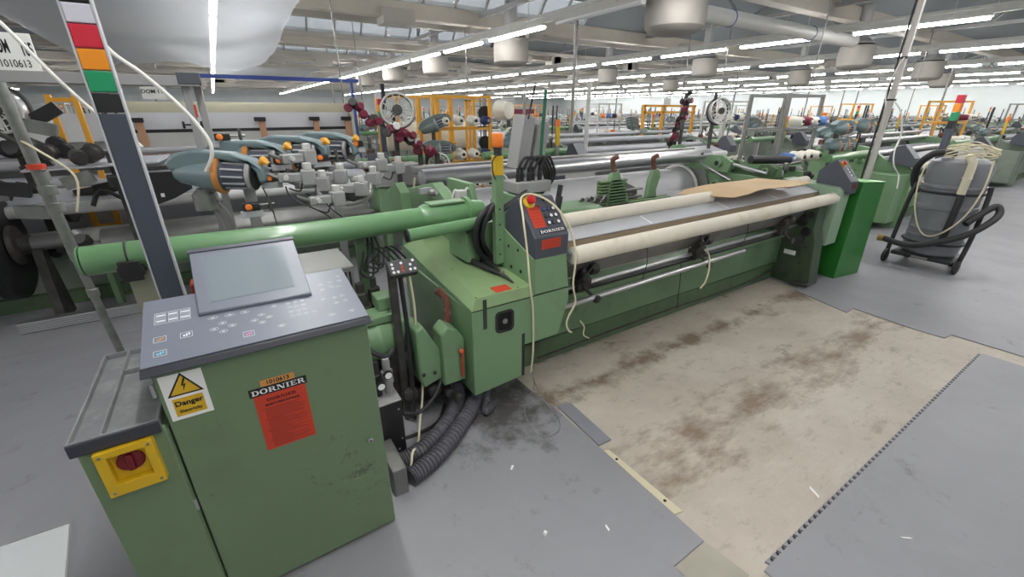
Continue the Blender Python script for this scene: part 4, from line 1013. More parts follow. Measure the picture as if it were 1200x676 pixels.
# small key box on a black post
t = thing('switch_post', 'small black push-button box on a black post between cabinet and gearbox', 'switch post', (.58, 2.0, 0))
MB().box(.560, .598, 1.985, 2.022, .0095, .925).build('post', M_IRON, t, .004)
MB().tube([(.618, 2.0, .90), (.622, 1.98, .6), (.612, 1.96, .3), (.60, 1.95, .03)], .012, 10).build('cable_duct', M_RUB, t)
Rb = Matrix.Rotation(R(-38), 3, 'X')
MB().box(.555, .700, 1.955, 2.005, .885, .965, Rb, (.63, 1.98, .925)).build('button_box', mat('box_grey', sr(72, 73, 76), .5), t, .006)
pv = Vector((.63, 1.98, .925))
def kb(x, z): return pv + Rb @ (Vector((x, 1.9545, z)) - pv)
nrm = Rb @ Vector((0, -1, 0))
for x, z, m in ((.575, .945, M_WINK), (.575, .925, M_WINK), (.575, .903, M_WINK), (.597, .903, M_WINK), (.622, .945, M_WINK), (.622, .925, M_LORG), (.622, .905, M_LORG), (.66, .905, M_WINK), (.683, .905, M_WINK), (.665, .93, M_WINK), (.683, .95, M_WINK)):
    MB().lathe(kb(x, z), nrm, [(0, .0075), (.003, .0065)], 12).build('push_button', m, t)
MB().tube([(.66, 1.975, .88), (.665, 1.96, .7), (.655, 1.95, .45), (.66, 1.94, .22), (.60, 1.85, .10), (.53, 1.72, .05), (.47, 1.62, .11), (.43, 1.56, .03)], .006).build('cord', M_CORD, t)

# air regulator and black box beside the cabinet
t = thing('air_regulator', 'air pressure regulator with two gauges on a black box beside the cabinet', 'air regulator', (.43, 1.8, 0))
MB().box(.345, .478, 1.735, 1.86, .03, .345).build('black_box', M_BLACK, t, .004)
MB().box(.343, .480, 1.733, 1.862, .3455, .352).build('box_top', M_GREY, t, .002)
for x, z in ((.46, .30), (.46, .12), (.44, .06)): MB().lathe((x, 1.7345, z), (0, -1, 0), [(0, .006), (.003, .005)], 10).build('screw', M_STEEL, t)
for dx, m in ((0, M_BLACK), (.055, M_GREY)):
    MB().lathe((.395+dx, 1.83, .3525), (0, 0, 1), [(0, .022), (.05, .022), (.055, .028), (.12, .028), (.125, .018), (.17, .02), (.19, .016)], 16).build('regulator_bowl', m, t)
for x, z in ((.405, .42), (.445, .47)):
    MB().lathe((x, 1.80, z), (0, -1, 0), [(0, .022), (.014, .022), (.015, .018)], 18).build('gauge', M_BLACK, t); MB().lathe((x, 1.784, z), (0, -1, 0), [(0, .017), (.001, .017)], 18).build('gauge_face', M_WINK, t)
MB().tube([(.38, 1.9, .62), (.40, 1.86, .58), (.46, 1.84, .54), (.50, 1.86, .56)], .012).build('air_hose', M_RUB, t)
MB().box(.335, .40, 1.50, 1.72, .0095, .16).build('cable_tray', M_STEELD, t, .004)

# corrugated hoses on the floor
def corr(pts, r, label):
    def rad(q, i): return r*(1.0, 1.0, .82, .82)[i % 4]
    o = MB().tube(pts, r, 16, 34, rad).build('corrugated_hose', M_HOSE)
    return tag(o, label, 'hose', 'corrugated cable hoses under the gearbox')
corr([(.42, 1.535, .052), (.56, 1.585, .050), (.74, 1.70, .050), (.90, 1.83, .056), (.99, 1.94, .08), (1.0, 2.1, .16)], .046, 'thick grey corrugated hose nearest the camera on the floor under the gearbox')
corr([(.42, 1.66, .05), (.56, 1.69, .048), (.72, 1.79, .048), (.84, 1.90, .055), (.90, 2.0, .10), (.92, 2.1, .18)], .043, 'second grey corrugated hose, behind the nearest one on the floor')
corr([(1.02, 1.80, .045), (.97, 1.78, .04), (1.06, 1.93, .05), (1.16, 2.05, .10)], .026, 'short thin corrugated hose end right of the thick hoses')
for k, pts in enumerate(([(.42, 1.76, .10), (.56, 1.80, .05), (.70, 1.86, .022), (.80, 1.98, .022)], [(.48, 1.74, .26), (.58, 1.78, .20), (.70, 1.85, .22), (.78, 1.93, .27)])):
    o = MB().tube(pts, .010, 8).build('cable', M_RUB); tag(o, ('black cable lying on the floor behind the corrugated hoses', 'black cable arching from the black regulator box to the gearbox')[k], 'cable')

# vivid green box at the far end
t = thing('machine_box', 'tall vivid green sheet-metal box standing at the far end of the loom', 'box', (5.35, 1.9, 0))
MB().hexa([(5.145, 1.690, .0095), (5.565, 1.625, .0095), (5.60, 2.08, .0095), (5.18, 2.12, .0095)], [(5.175, 1.690, 1.005), (5.555, 1.640, .985), (5.59, 2.08, .985), (5.21, 2.12, 1.0)]).build('body', M_BOXG, t, .005)
MB().hexa([(5.172, 1.687, 1.006), (5.558, 1.637, .986), (5.593, 2.083, .986), (5.207, 2.123, 1.001)], [(5.172, 1.687, 1.012), (5.558, 1.637, .992), (5.593, 2.083, .992), (5.207, 2.123, 1.007)]).build('lid', mat('vivid_green_lid', sr(86, 170, 84), .35), t, .002)
MB().lathe((5.143, 1.88, .72), (-1, 0, 0), [(0, .012), (.006, .01)], 10).build('bolt', M_BLACK, t)

# industrial vacuum
VX, VY = 6.55, 1.34
t = thing('industrial_vacuum', 'grey drum industrial vacuum cleaner on a black wheeled trolley with coiled hoses', 'vacuum cleaner', (VX, VY, 0))
MB().lathe((VX, VY, .16), (0, 0, 1), [(0, .215), (.02, .235), (.10, .245), (.12, .255), (.14, .245), (.20, .245), (.215, .252), (.23, .245), (.28, .245), (.295, .252), (.31, .246), (.50, .25), (.51, .262), (.54, .262), (.55, .25), (.72, .25)], 40).build('drum', M_DRUM, t)
MB().lathe((VX, VY, .885), (0, 0, 1), [(0, .262), (.02, .268), (.035, .262), (.04, .25), (.22, .262), (.27, .24), (.30, .18), (.31, .05)], 40).build('motor_head', M_DRUM, t)
MB().torus((VX, VY, .845), (0, 0, 1), .262, .013, 40, 8).build('clamp_band', M_BLACK, t)
MB().torus((VX, VY, .30), (0, 0, 1), .262, .012, 40, 8).build('trolley_hoop', M_BLACK, t)
for s in (-1, 1):
    ang = -.9 if s < 0 else -2.3
    fx, fy = VX+.27*s*.55, VY+.30*s*-1*.0
for (dx, dy) in ((-.10, .30), (-.02, -.30)):
    MB().tube([(VX+dx-.14, VY+dy, .10), (VX+dx-.05, VY+dy*1.02, .40), (VX+dx, VY+dy, .75), (VX+dx+.03, VY+dy*.95, .92)], .022, 10).build('trolley_rail', M_BLACK, t)
    MB().lathe((VX+dx-.14, VY+dy-.02, .085), (0, 1, 0), [(0, .055), (.008, .075), (.035, .075), (.043, .055)], 24).build('wheel', M_RUB, t)
    MB().lathe((VX+dx-.14, VY+dy-.024, .085), (0, 1, 0), [(0, .03), (.05, .03)], 16).build('wheel_hub', M_BLACK, t)
MB().box(VX-.26, VX+.20, VY-.26, VY+.26, .115, .16).build('trolley_base', M_BLACK, t, .01)
MB().box(VX-.272, VX-.262, VY-.07, VY+.07, .125, .15).build('base_handle', M_STEELD, t)
for dx, dy in ((.16, .2), (.16, -.2)): MB().lathe((VX+dx, VY+dy-.02, .06), (0, 1, 0), [(0, .05), (.04, .05)], 18).build('castor', M_RUB, t)
# suction hose: over the top, down the side and round the front
h = MB().tube([(VX-.12, VY+.05, 1.23), (VX-.20, VY+.18, 1.24), (VX-.16, VY+.30, 1.12), (VX-.06, VY+.33, .95), (VX+.05, VY+.30, .8)], .035, 12).build('suction_hose', M_RUB, t)
MB().tube([(VX-.38, VY+.33, .30), (VX-.40, VY+.1, .28), (VX-.36, VY-.12, .36), (VX-.28, VY-.30, .47), (VX-.14, VY-.40, .60), (VX-.02, VY-.42, .68), (VX+.02, VY-.38, .74), (VX-.04, VY-.33, .70), (VX-.20, VY-.24, .56)], .032, 12).build('suction_hose', M_RUB, t)
MB().lathe((VX-.38, VY+.33, .30), (0, 1, 0), [(0, .036), (.05, .038)], 14).build('nozzle', mat('brass_end', sr(170, 140, 70), .4, metal=.4), t)
MB().tube([(VX-.26, VY-.14, .86), (VX-.28, VY-.14, .6), (VX-.25, VY-.12, .34)], .03, 10).build('dark_strap', M_RUB, t)
MB().tube([(VX-.285, VY-.135, .86), (VX-.285, VY-.135, 1.15), (VX-.26, VY-.10, 1.20), (VX-.20, VY-.08, 1.22)], .035, 14).build('inlet_pipe', mat('ivory_pipe', sr(214, 206, 182), .45), t)
MB().torus((VX-.285, VY-.135, 1.02), (0, 0, 1), .036, .006, 18, 6).build('pipe_ring', mat('ivory_pipe', None), t)
MB().tube([(VX-.26, VY+.22, 1.12), (VX-.29, VY+.22, .92), (VX-.30, VY+.17, .65), (VX-.30, VY+.05, .42), (VX-.31, VY-.08, .42), (VX-.31, VY-.22, .62), (VX-.27, VY-.28, .92), (VX-.22, VY-.26, 1.2)], .008).build('power_cord', M_CORD, t)
for k in range(5):
    rr2 = random.Random(k)
    pts = [(VX-.12+.17*math.cos(a*PI/6+.3*k)*(.9+.1*rr2.random()), VY-.06+.21*math.sin(a*PI/6+.3*k)*(.9+.1*rr2.random()), 1.225+.02*k+.02*rr2.random()+.03*math.sin(a+k)) for a in range(13)]
    MB().tube(pts, .006).build('power_cord', M_CORD, t)

# steel supports
def pole(x, y, r, z1, label, m=M_STEELD, name='steel_pole', z0=.0095, lean=0., grp=None):
    t = MB().cyl((x, y, z0+.01), (x+lean, y, z1), r, n=16)
    t.box(x-.07, x+.07, y-.07, y+.07, z0, z0+.01)
    o = t.build(name, m); return tag(o, label, 'pole', grp)
t = thing('power_mast', 'pale square steel mast with a clipped cable rising at the right past the green box', 'pole', (6.15, 2.0, 0))
MB().box(6.12, 6.17, 1.97, 2.02, .0095, 4.0).build('post', mat('pale_mast', sr(196, 192, 186), .45, metal=.2), t, .003)
MB().tube([(6.11, 2.03, 4.0), (6.11, 2.03, 2.2), (6.11, 2.035, 1.0), (6.12, 2.05, .1)], .010).build('cable', M_BLACK, t)
for z in (1.75, 2.15): MB().box(6.105, 6.18, 1.96, 2.045, z, z+.02).build('clip', M_BLACK, t)
MB().tube([(6.10, 1.98, 2.16), (6.05, 2.0, 2.05), (6.03, 2.02, 1.85), (6.06, 2.0, 1.70)], .006).build('loose_wire', M_WCORD, t)
MB().tube([(6.14, 1.955, 1.74), (6.25, 1.9, 1.62), (6.30, 1.86, 1.40), (6.20, 1.84, 1.25), (6.18, 1.80, 1.10), (6.30, 1.76, .98), (6.24, 1.72, .85)], .007).build('loose_wire', M_WCORD, t)
pole(6.75, 7.95, .038, 3.49, 'thick steel pole rising from the loom hall floor to the near light row')
pole(4.9, 5.4, .035, 2.05, 'pale pole ending below the lights right of the thick steel pole', M_LGREY)
t = thing('signal_column', 'slate signal column with red, orange and green lenses behind the vacuum cleaner', 'signal column', (7.5, 1.75, 0))
MB().box(7.45, 7.56, 1.73, 1.79, .0095, 1.45).build('post', M_SLATE2, t, .004)
for z0, m, n in ((1.45, M_BLACK, 'black_lens'), (1.545, M_GREENL, 'green_lens'), (1.64, M_ORL, 'orange_lens'), (1.735, M_REDL, 'red_lens')): MB().box(7.45, 7.56, 1.73, 1.79, z0, z0+.09).build(n, m, t)
t = thing('conduit_mast', 'weathered grey pipe with couplings standing on the open floor at far left', 'pole', (-.871, 3.588, 0))
MB().cyl((-.871, 3.588, .02), (-.900, 3.57, .80), .022, n=16).build('lower_pipe', M_GALV, t)
MB().cyl((-.900, 3.57, .80), (-.925, 3.55, 2.2), .028, n=16).build('upper_pipe', M_GALV, t)
for z, r in ((.55, .030), (.80, .036), (1.10, .040), (1.2, .042), (1.28, .036)): MB().lathe((-.885-.02*(z-.4), 3.572, z), (0, 0, 1), [(0, r), (.05, r), (.055, r-.004)], 16).build('coupling', M_GALV, t)
MB().lathe((-.907, 3.56, 1.345), (0, 0, 1), [(0, .042), (.025, .042), (.03, .03)], 16).build('red_cap', M_LORG, t)
ft_ = MB(); ft_.box(-.95, -.79, 3.51, 3.67, .0095, .022)
for a in range(5): ft_.sphere((-.87+.06*math.cos(a*1.3), 3.58+.06*math.sin(a*1.3), .045), .03)
ft_.build('taped_foot', M_BLACK, t)
MB().tube([(-.92, 3.54, 1.5), (-.86, 3.50, 1.45), (-.75, 3.5, 1.3), (-.8, 3.5, 1.1)], .006).build('wire', M_CORD, t)

# ================================================================ machine number board and its mast, feeders
t = thing('number_board_mast', 'grey double-post mast with a long crossbar behind the weft feeders', 'mast', (-.07, 2.95, 0))
for x0, y0 in ((-.112, 2.93), (-.062, 3.0)): MB().box(x0, x0+.036, y0, y0+.03, .0095, 1.80).build('post', M_GREY, t, .003)
MB().box(-1.5, -.03, 2.895, 2.93, 1.765, 1.812).build('crossbar', M_GREY, t, .003)
MB().box(-.118, -.02, 2.89, 3.04, 1.775, 1.828).build('end_clamp', M_SLATE, t, .003)
MB().box(-.08, -.07, 2.925, 2.929, 1.62, 1.68).build('red_mark', M_LORG, t)
b = thing('number_board', 'white board lettered DOM 105 1010613 standing on the crossbar at the top left', 'sign', (-.8, 2.91, 1.812))
MB().box(-.80, -.597, 2.905, 2.912, 1.8125, 1.957).build('board', M_WHITE, b, .001)
text('DOM', .072, (-.702, 2.9042, 1.902), XD, ZD, M_INK, b, bold=.0018, xs=.34)
text('105', .072, (-.621, 2.9042, 1.893), XD, ZD, M_INK, b, bold=.0018, xs=.36)
text('1010613', .042, (-.672, 2.9042, 1.838), XD, ZD, M_INK, b, bold=.0002, xs=.68)

def feeder_parts(t, teal=M_TEAL, dark=M_TEALD, ring=M_COPPER):
    """weft feeder, axis along +X, drum axis at the origin; 0.4 m long"""
    MB().prism([(-.20, -.01), (-.205, .03), (-.17, .062), (-.10, .082), (.05, .078), (.135, .055), (.18, .020), (.185, -.035), (.155, -.05), (.145, .0), (.12, .035), (-.02, .050), (-.03, .0)], 'y', -.042, .042).build('arm_housing', teal, t, .012, 3)
    MB().lathe((-.19, 0, -.02), (1, 0, 0), [(0, .030), (.02, .045), (.08, .058), (.14, .066), (.165, .078), (.17, .080)], 30).build('motor_housing', teal, t)
    MB().lathe((-.019, 0, -.02), (1, 0, 0), [(0, .080), (.006, .084), (.018, .084), (.022, .078)], 30).build('balloon_ring', ring, t)
    MB().lathe((.004, 0, -.02), (1, 0, 0), [(0, .070), (.012, .060), (.095, .056), (.10, .05)], 30).build('drum', M_SLATE2, t)
    fins = MB()
    for k in range(12):
        a = 2*PI*k/12; c = Vector((.055, .0585*math.cos(a), -.02+.0585*math.sin(a)))
        fins.box(c.x-.045, c.x+.045, c.y-.005, c.y+.005, c.z-.0035, c.z+.0035, Matrix.Rotation(a, 3, 'X'))
    fins.build('drum_finger', M_ALU, t)
    MB().lathe((.105, 0, -.02), (1, 0, 0), [(0, .050), (.003, .068), (.012, .070), (.02, .066), (.022, .045), (.016, .040), (.018, .012)], 30).build('front_brake', M_GREY, t)
    MB().lathe((.128, 0, -.02), (1, 0, 0), [(0, .060), (.004, .060), (.006, .04)], 24).build('brake_disc', M_BLACK, t)
    MB().sphere((.138, 0, -.02), .007).build('yarn_eye', M_YEL, t)
    MB().lathe((.165, -.02, .040), (.7, -.2, .4), [(0, .012), (.012, .013), (.018, .02), (.028, .02), (.032, .015)], 14).build('adjuster_knob', M_YORG, t)
def mk_feeder(loc, rz, label, k):
    t = thing('weft_feeder', label, 'weft feeder', (0, 0, 0), 'teal weft feeders behind the green tube'); feeder_parts(t); t.location = loc; t.rotation_euler = (0, R(4), rz); t.scale = (1.14, 1.14, 1.14); return t
F0 = mk_feeder((-.02, 2.66, 1.375), R(-24), 'nearest teal weft feeder with a copper ring, above the green tube', 0)
FT = tree(F0)
for (x, y, z, rz, lab) in ((.13, 2.90, 1.41, -24, 'second teal weft feeder, just behind the nearest one'), (.37, 3.06, 1.42, -26, 'third teal weft feeder from the left in the bank of four'),
                           (.60, 3.18, 1.43, -38, 'rightmost teal weft feeder with a white-ringed drum')):
    copy_tree(FT, None, (x, y, z), R(rz), lab)
# feeder stand with pipes
t = thing('feeder_stand', 'grey stand that carries the four teal weft feeders', 'stand', (.1, 2.95, 0))
MB().box(.05, .11, 2.92, 2.97, .0095, 1.30).build('post', M_GREY, t, .004)
MB().box(.555, .60, 3.05, 3.09, .0095, 1.32).build('post', M_GREY, t, .004)
MB().tube([(-.15, 2.72, 1.27), (0, 2.80, 1.28), (.2, 2.98, 1.30), (.45, 3.08, 1.31), (.65, 3.14, 1.31)], .018).build('cross_tube', M_STEELD, t)
for x, y in ((-.11, 2.70), (.08, 2.87), (.3, 3.02), (.53, 3.12)):
    MB().box(x-.02, x+.02, y-.02, y+.03, 1.265, 1.345).build('clamp', M_STEELD, t, .004)
MB().lathe((-.13, 2.70, 1.18), (0, 0, 1), [(0, .05), (.08, .05), (.1, .03)], 16).build('clamp_knob', M_STEELD, t)
MB().tube([(-.1, 2.75, 1.20), (-.06, 2.8, 1.1), (-.05, 2.85, .9)], .03).build('bracket_arm', M_GREY, t)
# weft sensors with orange dials in front of feeders
sens = thing('weft_sensor', 'x', 'yarn sensor', (0, 0, 0), 'yarn sensors on the feeder stand')
MB().box(-.045, .03, -.02, .02, -.018, .018).build('body', M_BLACK, sens, .005)
MB().lathe((-.02, -.021, 0), (0, -1, 0), [(0, .016), (.006, .016), (.012, .010)], 16).build('dial', M_ORANGE, sens)
MB().box(-.06, .04, -.01, .02, -.055, -.022).build('sensor_window', M_ALU, sens, .003)
MB().cyl((.03, 0, .004), (.10, 0, .004), .006, n=8).build('arm', M_STEELD, sens)
MB().box(.07, .085, -.02, .02, -.03, .04).build('hook', M_IRON, sens, .003)
sT = tree(sens)
for (x, y, z, lab) in ((.02, 2.92, 1.52, 'yarn sensor with orange dial clamped to the double-post mast'), (.19, 2.60, 1.33, 'yarn sensor with orange dial in front of the nearest feeder drum'),
                       (.265, 2.74, 1.40, 'yarn sensor with orange dial between the first and second feeder'), (.07, 2.55, 1.20, 'yarn sensor with orange dial below the copper-ringed drum'),
                       (.50, 2.88, 1.39, 'yarn sensor with orange dial before the third feeder'), (.76, 3.05, 1.45, 'yarn sensor with orange dial beside the rightmost feeder')):
    copy_tree(sT, None, (x, y, z), 0, lab, 'yarn sensors on the feeder stand')
drop(sT)
# grey pre-winder clusters
clu = thing('yarn_tensioner', 'x', 'yarn tensioner', (0, 0, 0))
MB().box(-.09, .02, -.025, .025, -.025, .02).build('body', M_GREY, clu, .006)
MB().box(.02, .09, -.035, .035, -.045, .035).build('head', M_GREY, clu, .008)
MB().lathe((.055, 0, .036), (0, 0, 1), [(0, .022), (.03, .022), (.034, .016)], 14).build('cap', M_LGREY, clu)
MB().cyl((-.09, 0, 0), (-.15, 0, .03), .010, n=10).build('stem', M_STEELD, clu)
MB().lathe((-.05, -.026, 0), (0, -1, 0), [(0, .014), (.02, .012)], 12).build('dial', M_LGREY, clu)
MB().tube([(.02, .02, -.03), (0, .03, -.08), (-.05, .02, -.06)], .004).build('wire', M_BLACK, clu)
cT = tree(clu); k = 0
for (x, y, z, rz, lab) in ((.30, 2.55, 1.33, -10, 'grey yarn tensioner right of the nearest feeder'), (.38, 2.62, 1.28, -20, 'second grey yarn tensioner, lowest of the cluster'), (.42, 2.50, 1.21, 5, 'grey yarn tensioner hanging lowest over the green tube'),
        (.50, 2.72, 1.30, -25, 'grey yarn tensioner in the middle of the cluster'), (.58, 2.60, 1.24, -30, 'grey yarn tensioner nearest the dark support bracket'), (.70, 2.75, 1.27, -35, 'grey yarn tensioner below the rightmost feeder'),
        (.33, 2.62, 1.42, 20, 'upright grey yarn tensioner above the cluster'), (.80, 2.90, 1.33, -10, 'grey yarn tensioner right of the white-ringed drum'), (.92, 2.92, 1.30, 0, 'rightmost grey yarn tensioner beside the grey hood')):
    copy_tree(cT, None, (x, y, z), R(rz), lab, 'grey yarn tensioners beside the feeders')
drop(cT)
o = MB().tube([(.40, 2.6, 1.28), (.40, 2.56, 1.22), (.52, 2.5, 1.17), (.66, 2.58, 1.18), (.72, 2.7, 1.24)], .012).build('support_rail', M_STEELD); tag(o, 'bent steel rail under the grey yarn tensioners', 'rail')
for k, (x, y, z, zz) in enumerate(((.13, 2.60, 1.30, 1.05), (.40, 2.50, 1.22, 1.06), (.24, 2.58, 1.28, 1.10))):
    o = MB().tube([(x, y, z), (x+.02, y-.04, (z+zz)/2+.03), (x+.03+.07*k, y-.10, zz+.02), (x+.03+.08*k, y-.12, zz-.06)], .0035, 6).build('thin_wire', M_BLACK); tag(o, 'thin black wire hanging ' + ('under the nearest feeder drum', 'from the lowest tensioner behind the green tube', 'between the sensor and tensioner cluster')[k], 'wire')
# cable bundle under the tube
for k in range(4):
    o = MB().tube([(.55+.02*k, 2.36, 1.01), (.53+.03*k, 2.33, .92), (.50+.02*k, 2.31, .82+.02*k), (.56+.03*k, 2.30, .80+.02*k), (.60+.03*k, 2.34, .94), (.68+.03*k, 2.28, .84), (.74, 2.24, .80)], .006).build('black_cable', M_BLACK)
    tag(o, 'thin black cable of the tangle hanging under the green tube', 'cable', 'tangled cables under the green tube')
# white conduits
o = MB().tube([(-.36, 2.60, 2.05), (-.314, 2.60, 1.894), (-.227, 2.60, 1.803), (-.15, 2.60, 1.71), (-.085, 2.58, 1.613), (-.045, 2.56, 1.52), (-.05, 2.56, 1.45), (-.09, 2.58, 1.38)], .0085, 10).build('white_conduit', M_WCORD); tag(o, 'white conduit curving down in front of the mast to the nearest feeder', 'conduit')
o = MB().tube([(-.66, 2.60, 2.04), (-.599, 2.60, 1.955), (-.50, 2.60, 1.77), (-.41, 2.60, 1.63), (-.30, 2.60, 1.50)], .007, 10).build('white_conduit', M_WCORD); tag(o, 'white conduit crossing the number board at the top left', 'conduit')
# ================================================================ machines behind: prototypes
def flat(t, name):
    """one mesh with all the parts of a thing, for copies too small to show them"""
    vs, fs, mi, mats, sm = [], [], [], [], []
    def rec(n, M):
        o, ch = n
        Mo = M @ o.matrix_parent_inverse @ o.matrix_basis if o.parent else Matrix.Identity(4)
        if o.data:
            m = o.data.materials[0]
            if m not in mats: mats.append(m)
            k = mats.index(m); b = len(vs)
            vs.extend([Mo @ v.co for v in o.data.vertices])
            for p in o.data.polygons: fs.append([b+i for i in p.vertices]); mi.append(k)
        for c in ch: rec(c, Mo)
    rec(t, Matrix.Identity(4))
    me = bpy.data.meshes.new(name); me.from_pydata(vs, [], fs)
    for m in mats: me.materials.append(m)
    for p, k in zip(me.polygons, mi): p.material_index = k
    bm = bmesh.new(); bm.from_mesh(me)
    for f in bm.faces: f.smooth = True
    for e in bm.edges:
        if len(e.link_faces) == 2 and e.calc_face_angle(0) > .6: e.smooth = False
    bm.to_mesh(me); bm.free()
    o = bpy.data.objects.new(name, me); COL.objects.link(o); return o
def one(proto, name, loc, rz, label, cat, group, sc=1.):
    o = bpy.data.objects.new(name, proto.data); COL.objects.link(o); o.location = loc; o.rotation_euler = (0, 0, rz); o.scale = (sc, sc, sc)
    return tag(o, label, cat, group)
def bg_loom(green=M_GREEN, roller=M_STEEL, cloth=M_CREAM, seed=0):
    rr = random.Random(seed); W = 4.3
    t = thing('rapier_loom', 'x', 'loom', (0, 0, 0))
    prof = [(0, 0), (0, .78), (.12, .92), (.40, .98), (.62, 1.12), (.95, 1.18), (1.30, 1.02), (1.72, .98), (2.0, .70), (2.0, 0)]
    for x in (.30, W-.38): MB().prism(prof, 'x', x, x+.09).build('side_frame', green, t, .006)
    MB().box(.34, W-.34, .28, .34, .12, .52).build('front_girder', green, t)
    MB().box(.34, W-.34, .20, .40, 0, .12).build('foot_rail', M_DGREEN, t)
    MB().cyl((.36, .06, .88), (W-.36, .06, .88), .05, n=20).build('front_roller', cloth, t)
    MB().prism([(.10, .93), (.34, 1.0), (.46, 1.0), (.46, .92), (.10, .88)], 'x', .36, W-.36).build('breast_cover', M_ALU, t)
    MB().cyl((.36, .24, .58), (W-.36, .24, .58), .09, n=20).build('cloth_roll', M_LGREY, t)
    for z, r, y in ((1.02, .05, .62), (1.16, .045, 1.0), (1.25, .03, 1.12)):
        MB().cyl((.2, y, z), (W-.2, y, z), r, n=16).build('cross_tube', roller, t)
    MB().box(.30, W-.30, 1.22, 1.30, 1.02, 1.14).build('back_beam', M_STEELD, t)
    hf = MB()
    for i in range(8): hf.box(.5, W-.5, .66+i*.035, .675+i*.035, .50, 1.04+(.02 if i % 2 else 0))
    hf.build('heald_frames', M_ALU, t)
    wb = MB().cyl((.42, 1.55, .62), (W-.42, 1.55, .62), .27, n=28).build('warp_beam', M_OFFW, t)
    for x in (.41, W-.44): MB().lathe((x, 1.55, .62), (1, 0, 0), [(0, .42), (.03, .42)], 30).build('beam_flange', M_IRON, wb)
    MB().box(-.05, .34, .05, .75, .10, .80).build('gear_cover', green, t, .01)
    MB().box(W-.34, W+.02, .15, .60, .05, .72).build('gear_cover', green, t, .01)
    for x in (.12, W-.30): MB().prism([(.0, .9), (.0, 1.02), (.16, 1.20), (.24, 1.17), (.30, 1.08), (.30, .95)], 'x', x, x+.20).build('control_pod', M_SLATE, t, .006)
    MB().cyl((-1.2, .55, 1.05), (.3, .55, 1.05), .055, n=18).build('guide_tube', M_TUBE, t)
    MB().cyl((W-.3, .55, 1.05), (W+.9, .55, 1.05), .055, n=18).build('guide_tube', M_TUBE, t)
    MB().box(-.9, -.84, .52, .58, 0, 1.0).build('support_leg', M_GREY, t)
    sp = MB().box(W+.02, W+.08, .70, .74, 0, 1.50).build('signal_post', M_SLATE2, t)
    for k, m in enumerate((M_BLACK, M_GREENL, M_ORL, M_REDL, M_WHL)): MB().box(W+.02, W+.08, .698, .742, 1.50+k*.07, 1.565+k*.07).build('lens', m, sp)
    hp = MB().box(.05, .10, .45, .49, .8, 1.15).build('warning_post', green, t); MB().box(.048, .102, .448, .492, 1.15, 1.42).build('yellow_sleeve', M_YEL, hp)
    MB().cyl((.075, .47, 1.42), (.075, .47, 1.52), .035, n=12).build('orange_lamp', M_ORANGE, hp)
    for x in (.22, .30): MB().cyl((x, .8, .9), (x+.01, .8, 1.72), .012, n=6).build('guide_rod', M_BLACK, t)
    for i in range(26):
        x = rr.choice((rr.uniform(-.1, .6), rr.uniform(W-.6, W+.1), rr.uniform(.5, W-.5))); y = rr.uniform(.3, 1.3); z = rr.uniform(.9, 1.25); c = MB()
        if i % 3 == 0: c.lathe((x, y, z), (rr.uniform(-1, 1), rr.uniform(-1, 1), .3), [(0, .03), (.03, .05), (.09, .03)], 10)
        elif i % 3 == 1: c.box(x, x+.14, y, y+.06, z, z+.08)
        else: c.tube([(x, y, z), (x+.08, y+.03, z+.12), (x+.2, y, z+.03)], .016, 6, 4)
        c.build('linkage', (M_IRON, green, M_STEELD, M_BLACK, M_LGREY, M_RUST)[rr.randrange(6)], t)
    return t
LA = tree(bg_loom(seed=2)); LB = tree(bg_loom(mat('grey_green_frame', sr(132, 142, 130), .5, var=.1), M_ALU, M_OFFW, seed=5))
FA = flat(LA, 'loom_a'); FB = flat(LB, 'loom_b')
DT = [None]
ZONE = {}
def place_loom(x, y, near, label, k):
    rz = 0
    if near: copy_tree(LA if k % 2 == 0 else LB, None, (x, y, .0092), rz, label)
    else: one(FA if k % 4 == 0 else FB, 'rapier_loom', (x, y, .0092), rz, label, 'loom', 'distant looms in rows')
cols = {-9.4: 'leftmost column', -2.6: 'second column', 4.3: 'third column', 11.1: 'fourth column', 17.9: 'fifth column', 24.7: 'sixth column', 31.5: 'seventh column', 38.3: 'eighth column', 45.1: 'ninth column'}
k = 0
LOOMS = []
for xc, cn in cols.items():
    for j in range(13):
        y = 5.0 + 3.9*j
        if (xc, j) in ((-2.6, 1), (4.3, 1)): continue
        d = Vector((xc+2, y+1, 0)); cz = d.dot(fw)
        if cz < 1 or abs(d.dot(rt)/cz*F_PX) > 760: continue
        near = (j < 2 and -3 < xc < 12); k = 2*k + (0 if j < 1 else 1) if False else k
        place_loom(xc, y, near, 'rapier loom, %s one back in the %s of looms from the left' % (ORD[j], cn), k); LOOMS.append((xc, y, j, cn)); k += 1
for i, x in enumerate((8.0, 15.0, 22.0, 29.0, 36.0, 43.)):
    place_loom(x, 2.15, i == 0, 'green rapier loom %s' % ('right behind the vacuum cleaner' if i == 0 else ('%s along the aisle line to the right of the vacuum' % ORD[i])), i); LOOMS.append((x, 2.15, 0, 'aisle line on the right'))
drop(LA); drop(LB); bpy.data.objects.remove(FA); bpy.data.objects.remove(FB)

